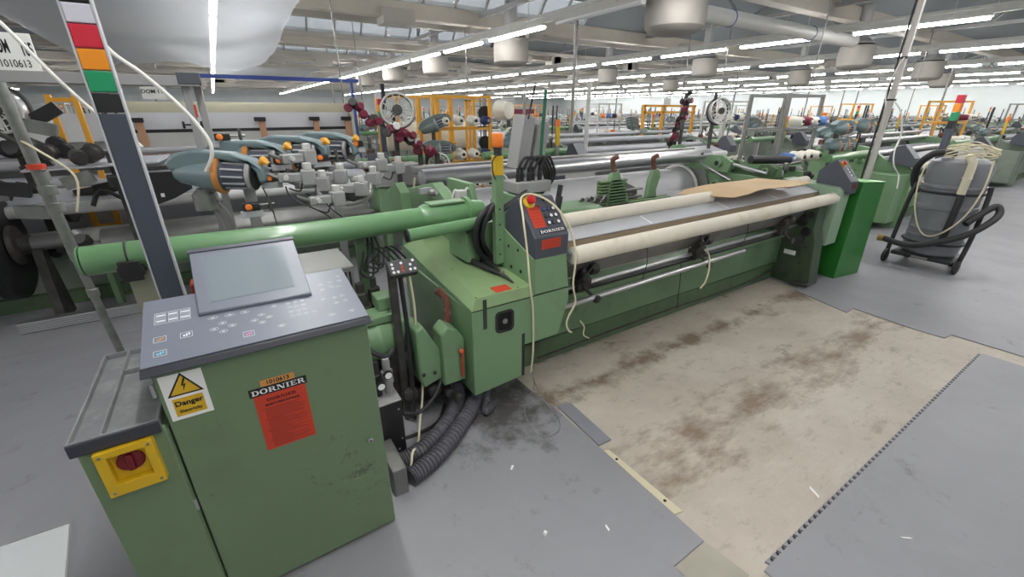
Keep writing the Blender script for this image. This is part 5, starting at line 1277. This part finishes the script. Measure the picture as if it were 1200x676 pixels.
# feeders of the other looms: light, grey and dark kinds
def proto_feeder(teal, dark, ring):
    t = thing('weft_feeder', 'x', 'weft feeder', (0, 0, 0)); feeder_parts(t, teal, dark, ring); return t
def proto_cone(m, core):
    t = thing('yarn_cone', 'x', 'yarn cone', (0, 0, 0))
    MB().lathe((0, 0, 0), (0, -1, 0), [(0, .055), (.02, .062), (.13, .052), (.15, .04)], 16).build('yarn', m, t)
    MB().lathe((0, 0, 0), (0, -1, 0), [(-.02, .026), (.165, .018)], 12).build('core', core, t)
    return t
pf = []
for a in ((M_TEAL, M_TEALD, M_COPPER), (mat('grey_green_feeder', sr(110, 124, 120), .4), M_BLACK, M_GREY)):
    t_ = tree(proto_feeder(*a)); pf.append(flat(t_, 'feeder_proto')); drop(t_)
CM = ((M_CONE, M_BLACK, 'white'), (M_CONE, M_MAROON, 'white'), (M_NAVY, M_GREY, 'navy'), (M_ORANGE, M_WHITE, 'orange'), (M_MAROON, M_WHITE, 'maroon'), (M_PURP, M_GREY, 'dark'), (mat('sand_yarn', sr(206, 176, 136), .9), M_WHITE, 'sand'), (mat('blue_yarn', sr(96, 130, 190), .9), M_WHITE, 'pale blue'))
pc = []
for a in CM:
    t_ = tree(proto_cone(a[0], a[1])); pc.append((flat(t_, 'cone_proto'), a[2])); drop(t_)
# yarn stands (creels): steel uprights with pegs, one beside the left end of each nearer loom
def proto_creel(m, seed):
    t = thing('yarn_creel', 'x', 'yarn creel', (0, 0, 0))
    for x in (0, .9):
        for y in (0, .5): MB().box(x-.02, x+.02, y-.02, y+.02, 0, 1.85).build('upright', m, t)
    for z in (.5, .95, 1.4, 1.83):
        for y in (0, .5): MB().box(0, .9, y-.015, y+.015, z-.015, z+.015).build('rail', m, t)
        for x in (0, .9): MB().box(x-.015, x+.015, 0, .5, z-.015, z+.015).build('rail', m, t)
    return t
CR = [flat(tree(proto_creel(M_YORG, 1)), 'creel_y'), flat(tree(proto_creel(M_STEELD, 2)), 'creel_g'), flat(tree(proto_creel(M_LGREY, 2)), 'creel_l')]
for o in [o for o in bpy.data.objects if o.name.startswith('yarn_creel') and o.parent is None and o.get('label') == 'x']:
    drop(tree(o))
rr = random.Random(21); nc = nf = 0
CONEN = {}
for (lx, ly, j, cn) in LOOMS:
    dist = math.hypot(lx, ly)
    if dist > 27: continue
    if lx < -5 and j > 2: continue
    where = '%s, %s loom back' % (cn, ORD[j]) if not cn.startswith('aisle') else 'aisle line, %s loom' % ORD[int((lx-1)//7)-1]
    colr = rr.randrange(3); cname = ('yellow', 'dark steel', 'light grey')[colr]
    cx, cy = lx-1.75, ly+.95
    if not (lx == -2.6 and j == 0):
        one(CR[colr], 'yarn_creel', (cx, cy, .0092), 0, cname+' yarn creel frame in '+where, 'yarn creel', 'yarn creels')
    # cones on the creel
    zs = (1.02, 1.47, .58) if dist < 14 else (1.47, 1.02)
    for z in zs:
        for q in range(4 if dist < 18 else 3):
            if nc > 250: break
            ki = rr.randrange(len(pc)) if rr.random() > .45 else 0
            p, nm = pc[ki]
            o = one(p, 'yarn_cone', (cx+.12+q*.22, cy-.02, z+.012+.0), 0, '%s yarn cone, %s on the %s shelf, %s' % (nm, ORD[q], {1.47: 'upper', 1.02: 'middle', .58: 'low'}[z], where), 'yarn cone', '%s cones on the creel in %s' % (nm, where), rr.uniform(.95, 1.25))
            o.location.z += .04; nc += 1
    for q in range(4 if dist < 16 else 3):
        if nf > 90: break
        kk = rr.randrange(2)
        o = one(pf[kk], 'weft_feeder', (lx-.62+q*.20, ly+.62+q*.20, 1.22+.06*q), R(-10-6*q), '%s weft feeder, %s of the bank in %s' % (('teal', 'grey-green')[kk], ORD[q], where), 'weft feeder', 'weft feeders in ' + where)
        nf += 1
    st_ = MB(); st_.box(lx-.35, lx-.30, ly+.84, ly+.89, .0095, 1.20); st_.cyl((lx-.75, ly+.55, 1.16), (lx+.1, ly+1.35, 1.34), .02, n=8)
    o = st_.build('feeder_stand', M_GREY); tag(o, 'grey feeder stand in '+where, 'stand', 'feeder stands')
    if rr.random() < .6 and dist < 22:
        mb = MB().cyl((lx-.4, ly+1.6, .0095), (lx-.4, ly+1.6, 2.6), .02, n=8)
        o = mb.build('steel_pole', M_STEELD); tag(o, 'thin steel pole beside the loom in '+where, 'pole', 'thin steel poles')
# number boards on masts
for (x, y, s, lab) in ((-.72, 9.25, 'DOM 113', 'small white board lettered DOM 113 above the beige roll'), (5.6, 8.8, '', 'small white hanging board near the orange-capped post'), (11.5, 9.2, '', 'white board standing high behind the steel mast')):
    t = thing('number_board', lab, 'sign', (x, y, 1.95)); MB().box(x-.16, x+.16, y, y+.01, 1.82, 2.0).build('board', M_WHITE, t)
    MB().box(x-.015, x+.015, y+.012, y+.04, .0095, 2.02).build('mast', M_GREY, t)
    if s: text(s, .075, (x, y-.002, 1.93), XD, ZD, M_INK, t, bold=.002)
    else:
        for q in range(3): MB().box(x-.12, x+.12, y-.002, y-.0005, 1.85+q*.05, 1.862+q*.05).build('print_line', M_GREY, t)

# ---------------------------------------------------------------- the wide beam-off machine with white board and beige roll
t = thing('inspection_frame', 'wide machine with a white front board, black slot and beige cloth roll on top', 'cloth machine', (.4, 8.6, 0))
MB().cyl((-1.05, 8.6, 1.66), (2.02, 8.6, 1.66), .12, n=28).build('cloth_roll', M_BEIGE, t)
MB().box(-1.03, 2.0, 8.44, 8.50, 1.40, 1.63).build('white_board', M_BOARD, t)
MB().box(-1.03, 2.0, 8.40, 8.52, 1.355, 1.398).build('black_slot', M_BLACK, t)
MB().box(-1.03, 2.0, 8.38, 8.44, 1.10, 1.352).build('lower_board', M_LGREY, t)
MB().box(-1.03, 2.0, 8.30, 8.36, 1.02, 1.08).build('speckled_rail', mat('speckled_yarn', sr(150, 130, 124), .9, var=.5, vscale=40), t)
for x in (-1.10, 2.02): MB().prism([(8.3, 0), (8.35, 1.75), (8.62, 1.80), (8.72, 1.7), (8.9, .9), (9.0, 0)], 'x', x, x+.05).build('end_plate', mat('cream_end', sr(204, 200, 182), .5), t)
for x in (.62, 1.43, -.92, 1.95):
    q = MB().box(x-.045, x+.045, 8.34, 8.37, 1.18, 1.50).build('copper_strap', mat('copper_wood', sr(196, 150, 116), .6), t); MB().box(x-.10, x+.06, 8.30, 8.38, 1.50, 1.56).build('black_bracket', M_BLACK, q)
rod = MB(); rod.cyl((-.42, 8.3, 1.46), (-.12, 8.3, 1.46), .012, n=8)
for x in (-.42, -.2, -.12): rod.lathe((x, 8.3, 1.46), (1, 0, 0), [(0, .05), (.03, .05)], 12)
rod.build('black_rollers', M_BLACK, t)
for (x0, x1) in ((-5.0, -1.35),):
    t = thing('cloth_stretcher', 'pale cloth stretched on a frame behind the yellow ladder at far left', 'stretcher', (-3, 8.7, 0))
    MB().box(x0, x1, 8.55, 8.60, 1.25, 1.62).build('cloth', M_OFFW, t); MB().box(x0, x1, 8.60, 8.66, .0095, 1.25).build('frame', M_GREY, t)
# extra gear on the first loom of that column: big roll, trays, dark bracket, black wheel
t = thing('cloth_batch', 'long grey-white cloth roll lying low behind the green tube', 'cloth roll', (.5, 4.75, 0))
MB().rcyl((-1.0, 4.78, .62), (1.2, 4.78, .62), .12, .01, 28).build('roll', M_STEELD, t)
MB().cyl((-1.06, 4.78, .62), (1.26, 4.78, .62), .03, n=12).build('core_shaft', M_STEELD, t)
for x in (-1.03, 1.23): MB().box(x-.02, x+.02, 4.72, 4.84, .0095, .60).build('stand', M_DGREEN, t)
for i, (x0, x1, y, z) in enumerate(((-1.25, -.45, 4.55, 1.24), (-.95, -.10, 4.72, 1.21))):
    o = MB().hexa([(x0, y, z), (x1, y-.1, z+.03), (x1+.05, y+.35, z+.05), (x0, y+.35, z+.02)], [(x0, y, z+.012), (x1, y-.1, z+.042), (x1+.05, y+.35, z+.062), (x0, y+.35, z+.032)]).build('steel_tray', M_ALU)
    tag(o, ('slanted steel tray behind the grey weathered pipe', 'slanted steel tray between the signal column and the first feeder')[i], 'tray', 'steel trays on the rear loom')
t = thing('dark_bracket', 'black metal bracket with two white marks under the steel trays', 'bracket', (-.6, 4.5, .9))
MB().prism([(-.78, 1.17), (-.28, 1.20), (-.28, 1.05), (-.42, .98), (-.55, .94), (-.72, .95)], 'y', 4.50, 4.53).build('plate', M_BLACK, t)
for x in (-.66, -.62, -.50): MB().box(x, x+.025, 4.498, 4.4995, 1.0, 1.03).build('mark', M_WINK, t)
MB().box(-.8, -.3, 4.53, 4.60, 1.10, 1.19).build('arm', M_IRON, t)
t = thing('beam_wheel', 'big black beam wheel with a steel hub at the far left', 'wheel', (-1.62, 4.9, 0))
MB().lathe((-1.68, 4.9, .66), (1, 0, 0), [(0, .36), (.02, .42), (.10, .42), (.12, .38)], 40).build('rim', M_BLACK, t)
MB().lathe((-1.55, 4.9, .66), (1, 0, 0), [(0, .16), (.03, .15), (.04, .08), (.10, .07)], 24).build('hub', M_IRON, t)
MB().cyl((-1.5, 4.9, .66), (-1.25, 4.9, .66), .06, n=20).build('axle', M_STEELD, t)
MB().prism([(4.75, .0095), (5.05, .0095), (4.95, .62), (4.85, .62)], 'x', -1.46, -1.40).build('stand', M_IRON, t)
rr = random.Random(9)
for i in range(60):
    x = rr.uniform(-2.4, -1.0); y = rr.uniform(4.4, 5.3); z = rr.uniform(.9, 1.62) if i % 3 else rr.uniform(.30, .9); c = MB()
    if i % 3 == 0: c.lathe((x, y, z), (rr.uniform(-1, 1), rr.uniform(-1, 1), .3), [(0, .04), (.04, .06), (.10, .03)], 12)
    elif i % 3 == 1: c.box(x, x+.18, y, y+.06, z, z+.09, Matrix.Rotation(rr.uniform(-.6, .6), 3, 'Y'))
    else: c.tube([(x, y, z), (x+.08, y+.03, z+.12), (x+.22, y, z+.03)], .018, 8, 4)
    c.build('linkage', (M_IRON, M_BLACK, M_STEELD, M_IRON, M_GALV, M_BLACK)[rr.randrange(6)], t)
# ribbed step plate on the floor
t = thing('step_plate', 'ribbed grey step plate on the floor behind the pipe at far left', 'step', (-1.3, 5.7, 0))
MB().box(-1.65, -.4, 4.62, 4.70, .0095, .10).build('plate', M_STEELD, t)
for i in range(5): MB().box(-1.65, -.4, 4.61, 4.62, .02+i*.017, .028+i*.017).build('rib', M_ALU, t)
# yellow ladders, cage wheels
def ladder(x, y, z0, z1, w, name, label, tilt=0.):
    t = thing(name, label, 'frame', (x, y, z0))
    for dx in (0, w): MB().box(x+dx-.02, x+dx+.02, y-.02, y+.02, z0, z1).build('upright', M_YORG, t)
    for z in [z0+.04+i*(z1-z0-.08)/3 for i in range(4)]: MB().box(x, x+w, y-.012, y+.012, z-.018, z+.018).build('rung', M_YORG, t)
    return t
ladder(-1.18, 5.6, .0095, 1.78, .17, 'yellow_ladder', 'yellow ladder frame left of the signal column, at the top left')
t = thing('yellow_gate', 'tall yellow portal frame over the yarn stands behind the feeders', 'frame', (3, 9, 0))
for x in (2.72, 3.95, 4.25): MB().box(x-.045, x+.045, 8.96, 9.04, .0095, 1.90).build('upright', M_YORG, t)
MB().box(2.68, 4.29, 8.96, 9.04, 1.88, 1.94).build('crossbar', M_YORG, t)
for x in (3.1, 3.5): MB().box(x-.02, x+.02, 8.97, 9.03, 1.2, 1.88).build('hanger', M_YORG, t)
t = thing('yellow_gate', 'second yellow frame with slender double posts left of the orange lamp', 'frame', (4.6, 8.4, 0))
for x in (4.32, 4.40, 4.90): MB().box(x-.02, x+.02, 8.38, 8.42, .0095, 1.86).build('upright', M_YORG, t)
for z in (1.84, 1.3, .8): MB().box(4.3, 4.92, 8.38, 8.42, z-.015, z+.015).build('rail', M_YORG, t)
t = thing('yellow_gate', 'yellow frame with crossbars far behind the cardboard sheet', 'frame', (9, 7.3, 0))
for x in (8.35, 9.0, 10.17): MB().box(x-.03, x+.03, 7.27, 7.33, .0095, 1.78).build('upright', M_YORG, t)
for z in (1.76, 1.62): MB().box(8.3, 10.22, 7.27, 7.33, z-.025, z+.025).build('rail', M_YORG, t)
def cage(x, y, z, r, label, name='spoked_reel', stand=True):
    t = thing(name, label, 'reel', (x, y, 0)); ax = Vector((-.35, -1, .1)).normalized(); c = Vector((x, y, z))
    MB().torus(c, ax, r, .012, 32, 6).build('rim', M_LGREY, t)
    MB().torus(c-ax*.09, ax, r*1.02, .016, 32, 6).build('rim', M_IRON, t)
    MB().lathe(c-ax*.02, ax, [(0, .05), (.05, .05)], 16).build('hub', M_IRON, t)
    u, w = MB().frame(ax); sp = MB()
    for k in range(14):
        a = 2*PI*k/14; sp.cyl(c, c+(u*math.cos(a)+w*math.sin(a))*r, .006, n=5)
    for q in (.45, .75): sp.torus(c, ax, r*q, .005, 24, 5)
    sp.build('spokes', M_LGREY, t)
    MB().lathe(c-ax*.10, ax, [(0, r), (.085, r)], 32, cap=False).build('cage_shell', M_STEEL, t)
    if stand: MB().box(x-.02, x+.02, y+.10, y+.14, .0095, z).build('stand', M_IRON, t)
    MB().box(x-.12, x-.09, y+.05, y+.09, z, z+r+.08).build('arm', M_BLACK, t)
cage(1.53, 4.45, 1.658, .155, 'spoked metal reel before the yellow portal frame')
cage(-1.42, 5.2, 1.66, .17, 'spoked metal reel at the left edge beside the yellow ladder')
cage(7.15, 4.6, 1.65, .20, 'spoked metal reel far behind the cardboard sheet')
cage(1.94, 4.45, 1.12, .107, 'small spoked wheel under the dark red tension discs')
# chains of tension discs
def discs(p0, p1, n, mats_, label, r=.05):
    t = thing('tension_disc_rail', label, 'yarn tensioner', (p0[0], p0[1], 0)); p0 = Vector(p0); p1 = Vector(p1); rr = random.Random(n)
    MB().cyl(p0, p1, .014, n=8).build('rail', M_IRON, t)
    for i in range(n):
        c = p0.lerp(p1, (i+.5)/n) + Vector((rr.uniform(-.03, .03), rr.uniform(-.05, .05), rr.uniform(-.05, .05)))
        MB().lathe(c, (rr.uniform(-.5, .5), -1, rr.uniform(-.4, .4)), [(0, r*.7), (.015, r), (.035, r*.5), (.05, r), (.065, r*.8)], 14).build('disc', mats_[rr.randrange(len(mats_))], t)
    MB().box(p1.x-.02, p1.x+.02, p1.y, p1.y+.04, .0095, p1.z).build('stand', M_IRON, t)
discs((1.07, 4.45, 1.707), (1.74, 4.45, 1.286), 18, (M_BLACK, M_MAROON, M_IRON, M_MAROON), 'sloping rail of black and maroon tension discs beside the spoked reel', .04)
discs((1.46, 4.40, 1.483), (1.91, 4.40, 1.234), 11, (M_MAROON, M_MAROON, M_WHITE), 'short rail of maroon and white tension discs below the sloping rail', .036)
discs((5.93, 4.6, 1.098), (6.21, 4.6, 1.898), 22, (M_BLACK, M_IRON, M_MAROON), 'upright rail of dark tension discs behind the cardboard sheet', .045)
discs((-1.35, 4.6, 1.42), (-.75, 4.6, 1.35), 12, (M_BLACK, M_IRON, M_IRON), 'row of dark discs left of the signal column', .06)
for k, (x, y, z, s, ry, lab) in enumerate(((2.55, 5.9, 1.50, 1.2, -22, 'grey-green weft feeder tilted upward behind the spoked reel'), (2.55, 5.8, 1.18, 1.2, 0, 'level grey-green weft feeder beneath the tilted one'), (6.8, 2.62, 1.46, 1.0, 0, 'teal weft feeder left of the pale mast'), (7.2, 2.80, 1.22, 1.0, 0, 'teal weft feeder low beside the pale mast'), (7.65, 2.7, 1.46, 1.0, 10, 'teal weft feeder right of the pale mast'))):
    o = one(pf[1 if k < 2 else 0], 'weft_feeder', (x, y, z), R(-12), lab, 'weft feeder', None, s); o.rotation_euler = (0, R(ry), R(-12))
t = thing('feeder_stand', 'dark stand carrying the two grey-green feeders', 'stand', (2.55, 5.9, 0)); MB().box(2.5, 2.54, 5.9, 5.94, .0095, 1.45).build('post', M_IRON, t)
t = thing('feeder_stand', 'stand carrying the teal feeders beside the pale mast', 'stand', (7.1, 2.75, 0)); MB().box(7.1, 7.15, 2.78, 2.83, .0095, 1.42).build('post', M_IRON, t); MB().cyl((6.8, 2.62, 1.34), (7.7, 2.8, 1.36), .02, n=8).build('cross_tube', M_STEELD, t)
# spindle stand with big white packages
t = thing('spindle_stand', 'pair of steel spindles with black discs left of the orange-capped post', 'spindle stand', (3.5, 6.1, 0))
for x in (3.38, 3.47): MB().cyl((x, 6.1, .0095), (x, 6.1, 1.86), .010, n=8).build('spindle', M_STEELD, t)
for z in (1.62, 1.20): MB().lathe((3.425, 6.06, z), (-.3, -1, 0), [(0, .10), (.02, .10)], 24).build('disc', M_BLACK, t)
for z in (1.84, 1.42, 1.0, .8): MB().box(3.34, 3.51, 6.07, 6.13, z, z+.015).build('cross_plate', M_BLACK, t)
for k, (x, z, r) in enumerate(((3.95, 1.66, .16), (3.85, 1.20, .13), (4.0, 1.02, .16), (4.15, 1.28, .12), (4.35, 1.30, .10))):
    o = MB().lathe((x, 6.5, z), (.3, -1, 0), [(0, r), (.03, r), (.22, r*.8), (.24, .04)], 24).build('yarn_package', M_CONE); tag(o, ('large white yarn package on top beside the black discs', 'white yarn package, left one of the second tier', 'large white yarn package at the bottom beside the black discs', 'white yarn package, right one of the second tier', 'small white yarn package farthest right on the spindle stand')[k], 'yarn package', 'white yarn packages')
t = thing('package_rack', 'steel rack that holds the white yarn packages', 'rack', (4.1, 6.7, 0))
for x in (3.75, 4.55): MB().box(x-.02, x+.02, 6.62, 6.66, .0095, 1.9).build('upright', M_STEELD, t)
for z in (.9, 1.12, 1.5, 1.88): MB().box(3.75, 4.55, 6.62, 6.66, z, z+.03).build('rail', M_STEELD, t)
o = MB().box(4.35, 4.95, 6.9, 7.0, 1.60, 1.68).build('maroon_beam', M_MAROON); tag(o, 'dark red beam end between the orange lamp and grey terminal boxes', 'beam')
MB().box(4.4, 4.44, 6.94, 6.98, .0095, 1.6).build('stand', M_IRON, o)
o = MB().cyl((4.9, 7.3, 1.55), (5.1, 7.3, .95), .10, n=16).build('paper_tube', M_CREAM); tag(o, 'slanted cream tube leaning behind the grey terminal boxes', 'tube')
# long rolls in the middle ground
t = thing('white_warp_roll', 'long wide white roll with brass end among the yellow frames', 'roll', (3.6, 9.8, 0))
MB().rcyl((3.0, 9.8, 1.12), (5.2, 9.8, 1.12), .30, .02, 30).build('roll', mat('ivory_cloth', sr(224, 220, 204), .8), t)
for x in (3.2, 5.0): MB().box(x-.04, x+.04, 9.7, 9.9, .0095, .85).build('cradle', M_IRON, t)
o = MB().rcyl((9.6, 2.62, .93), (12.4, 2.62, .93), .075, .01, 24).build('cloth_roll', M_CREAM); tag(o, 'cream cloth roll behind the vacuum at the right edge', 'cloth roll')
o = MB().rcyl((9.4, 2.3, .96), (12.5, 2.3, .96), .07, .01, 24).build('cloth_roll', M_OFFW); tag(o, 'white cloth roll in front of the cream one at the right edge', 'cloth roll')
# grey hood with green end, seen over the green tube
t = thing('gear_hood', 'grey sheet hood with a red button over a green gear end', 'gear hood', (1.65, 4.7, 0))
MB().prism([(1.28, .92), (1.42, 1.10), (1.80, 1.12), (1.86, .95), (1.86, .9), (1.28, .9)], 'y', 4.6, 4.9).build('hood', M_GREY, t, .006)
MB().box(1.30, 1.84, 4.63, 4.9, .62, .90).build('green_end', M_GREEN, t, .01)
MB().box(1.42, 1.62, 4.60, 4.63, .66, .86).build('dark_opening', M_BLACK, t)
MB().cyl((1.55, 4.75, 1.12), (1.62, 4.75, 1.16), .05, n=14).build('red_button', M_LORG, t)
MB().box(1.36, 1.42, 4.7, 4.8, .0095, .62).build('leg', M_GREEN, t); MB().box(1.72, 1.78, 4.7, 4.8, .0095, .62).build('leg', M_GREEN, t)
MB().tube([(1.70, 4.58, .98), (1.66, 4.56, .85), (1.60, 4.57, .76)], .012).build('cream_hose', M_CORD, t)
MB().tube([(1.86, 4.55, 1.0), (1.90, 4.53, .8), (1.92, 4.55, .6)], .035).build('rusty_hose', M_RUST, t)
# white cabinet and long white sheets behind our warp beam
t = thing('machine_cabinet', 'white machine cabinet with a dark display seen under the steel beam', 'cabinet', (3.7, 4.5, 0))
MB().box(3.35, 4.15, 4.35, 4.75, .0095, 1.02).build('body', M_LGREY, t, .01); MB().box(3.42, 3.62, 4.34, 4.35, .80, .93).build('display', M_SLATE2, t); MB().box(3.66, 3.74, 4.34, 4.35, .74, .84).build('yellow_label', M_YORG, t)
# blue roof rail, tall thin hangers from the trunking
for k, (x, y, z0) in enumerate(((2.2, 9.5, 1.75), (6.75, 13, 1.7), (4.3, 16, 2.), (9.4, 7.1, 1.6), (13.8, 4.6, 1.2), (13.8, 9, 1.5), (16, 6.4, 1.4), (11.7, 5.4, 1.3), (20.2, 6.0, 1.2))):
    o = MB().cyl((x, y, z0), (x, y, 4.25), .014, n=6).build('drop_rod', M_STEELD); tag(o, '%s thin steel rod dropping from the roof, counted from the left' % ORD[(0, 2, 1, 3, 5, 6, 7, 4, 8)[k]], 'rod', 'drop rods')
o = MB().box(-.3, 3.2, 12.0, 12.12, 2.30, 2.38).build('blue_rail', M_BLUE); tag(o, 'blue rail level above the beige roll', 'rail')
MB().box(-.2, -.14, 12.02, 12.1, .0095, 2.3).build('leg', M_BLUE, o); MB().box(3.0, 3.06, 12.02, 12.1, .0095, 2.3).build('leg', M_BLUE, o)
for p, _ in pc: bpy.data.objects.remove(p)
for p in pf+CR: bpy.data.objects.remove(p)

# ---------------------------------------------------------------- plastic sheeting slung under the roof
def plastic():
    m = bpy.data.materials.new('clear_plastic_sheet'); m.use_nodes = True; nt = m.node_tree; N = nt.nodes; L = nt.links
    for n in list(N):
        if n.type != 'OUTPUT_MATERIAL': N.remove(n)
    out = [n for n in N if n.type == 'OUTPUT_MATERIAL'][0]
    tl = N.new('ShaderNodeBsdfTranslucent'); tl.inputs['Color'].default_value = (*sr(150, 153, 158), 1)
    df = N.new('ShaderNodeBsdfDiffuse'); df.inputs['Color'].default_value = (*sr(176, 179, 184), 1)
    gl = N.new('ShaderNodeBsdfGlossy'); gl.inputs['Roughness'].default_value = .22; gl.inputs['Color'].default_value = (.9, .9, .92, 1)
    tp = N.new('ShaderNodeBsdfTransparent'); tp.inputs['Color'].default_value = (.93, .94, .96, 1)
    a = N.new('ShaderNodeMixShader'); a.inputs[0].default_value = .35; L.new(tl.outputs[0], a.inputs[1]); L.new(df.outputs[0], a.inputs[2])
    b = N.new('ShaderNodeMixShader'); b.inputs[0].default_value = .14; L.new(a.outputs[0], b.inputs[1]); L.new(gl.outputs[0], b.inputs[2])
    c = N.new('ShaderNodeMixShader'); c.inputs[0].default_value = .30; L.new(b.outputs[0], c.inputs[1]); L.new(tp.outputs[0], c.inputs[2])
    L.new(c.outputs[0], out.inputs['Surface']); return m
M_PLAST = plastic()
def sheet(x0, x1, y0, y1, z, sag, label, seed, nx=60, ny=60, wr=.03, dz=0.):
    rr = random.Random(seed); ph = [(rr.uniform(1, 5), rr.uniform(-4, 4), rr.uniform(0, 6), rr.uniform(.3, 1)) for _ in range(9)]
    mb = MB(); V = []
    for i in range(nx+1):
        row = []
        for j in range(ny+1):
            u, v = i/nx, j/ny
            s = (4*u*(1-u))*(4*v*(1-v))
            zz = z + dz*v - sag*s**.7 - .10*math.sin(PI*u*2)**2*v
            for a, b, c, d in ph: zz += wr*d*math.sin(a*4*u+b*3*v+c)*(.3+.7*v)*.5
            zz += wr*.5*math.sin(40*v+6*u)*max(0, 1-abs(u-.95)*5) + wr*.35*math.sin(55*u+9*v)*max(0, v-.8)*5
            xx = x0+(x1-x0)*u + .05*math.sin(9*v+seed)*u; yy = y0+(y1-y0)*v + .12*math.sin(7*u+seed)*v
            row.append(mb.bm.verts.new((xx, yy, zz)))
        V.append(row)
    for i in range(nx):
        for j in range(ny): mb.bm.faces.new((V[i][j], V[i+1][j], V[i+1][j+1], V[i][j+1]))
    o = mb.build('plastic_sheet', M_PLAST)
    for e in o.data.edges: e.use_edge_sharp = False
    for p in o.data.polygons: p.use_smooth = True
    return tag(o, label, 'plastic sheet')
sheet(-2.1, 1.25, 3.6, 13.2, 3.05, .22, 'large sagging clear plastic sheet slung under the lights at the top left', 1, dz=-.38)
sheet(.2, 2.7, 13.6, 17.6, 2.68, .10, 'second sagging plastic sheet behind the first, reaching lower', 2)
sheet(-6.4, -2.3, 6.0, 12.6, 2.95, .2, 'crumpled plastic sheet over the number board at the far left', 3, wr=.05, dz=-.25)
# ---------------------------------------------------------------- world: daylight seen through the roof glass
w = bpy.data.worlds.new('sky'); S.world = w; w.use_nodes = True
bg = w.node_tree.nodes['Background']; bg.inputs['Color'].default_value = (.92, .96, 1., 1); bg.inputs['Strength'].default_value = 1.0
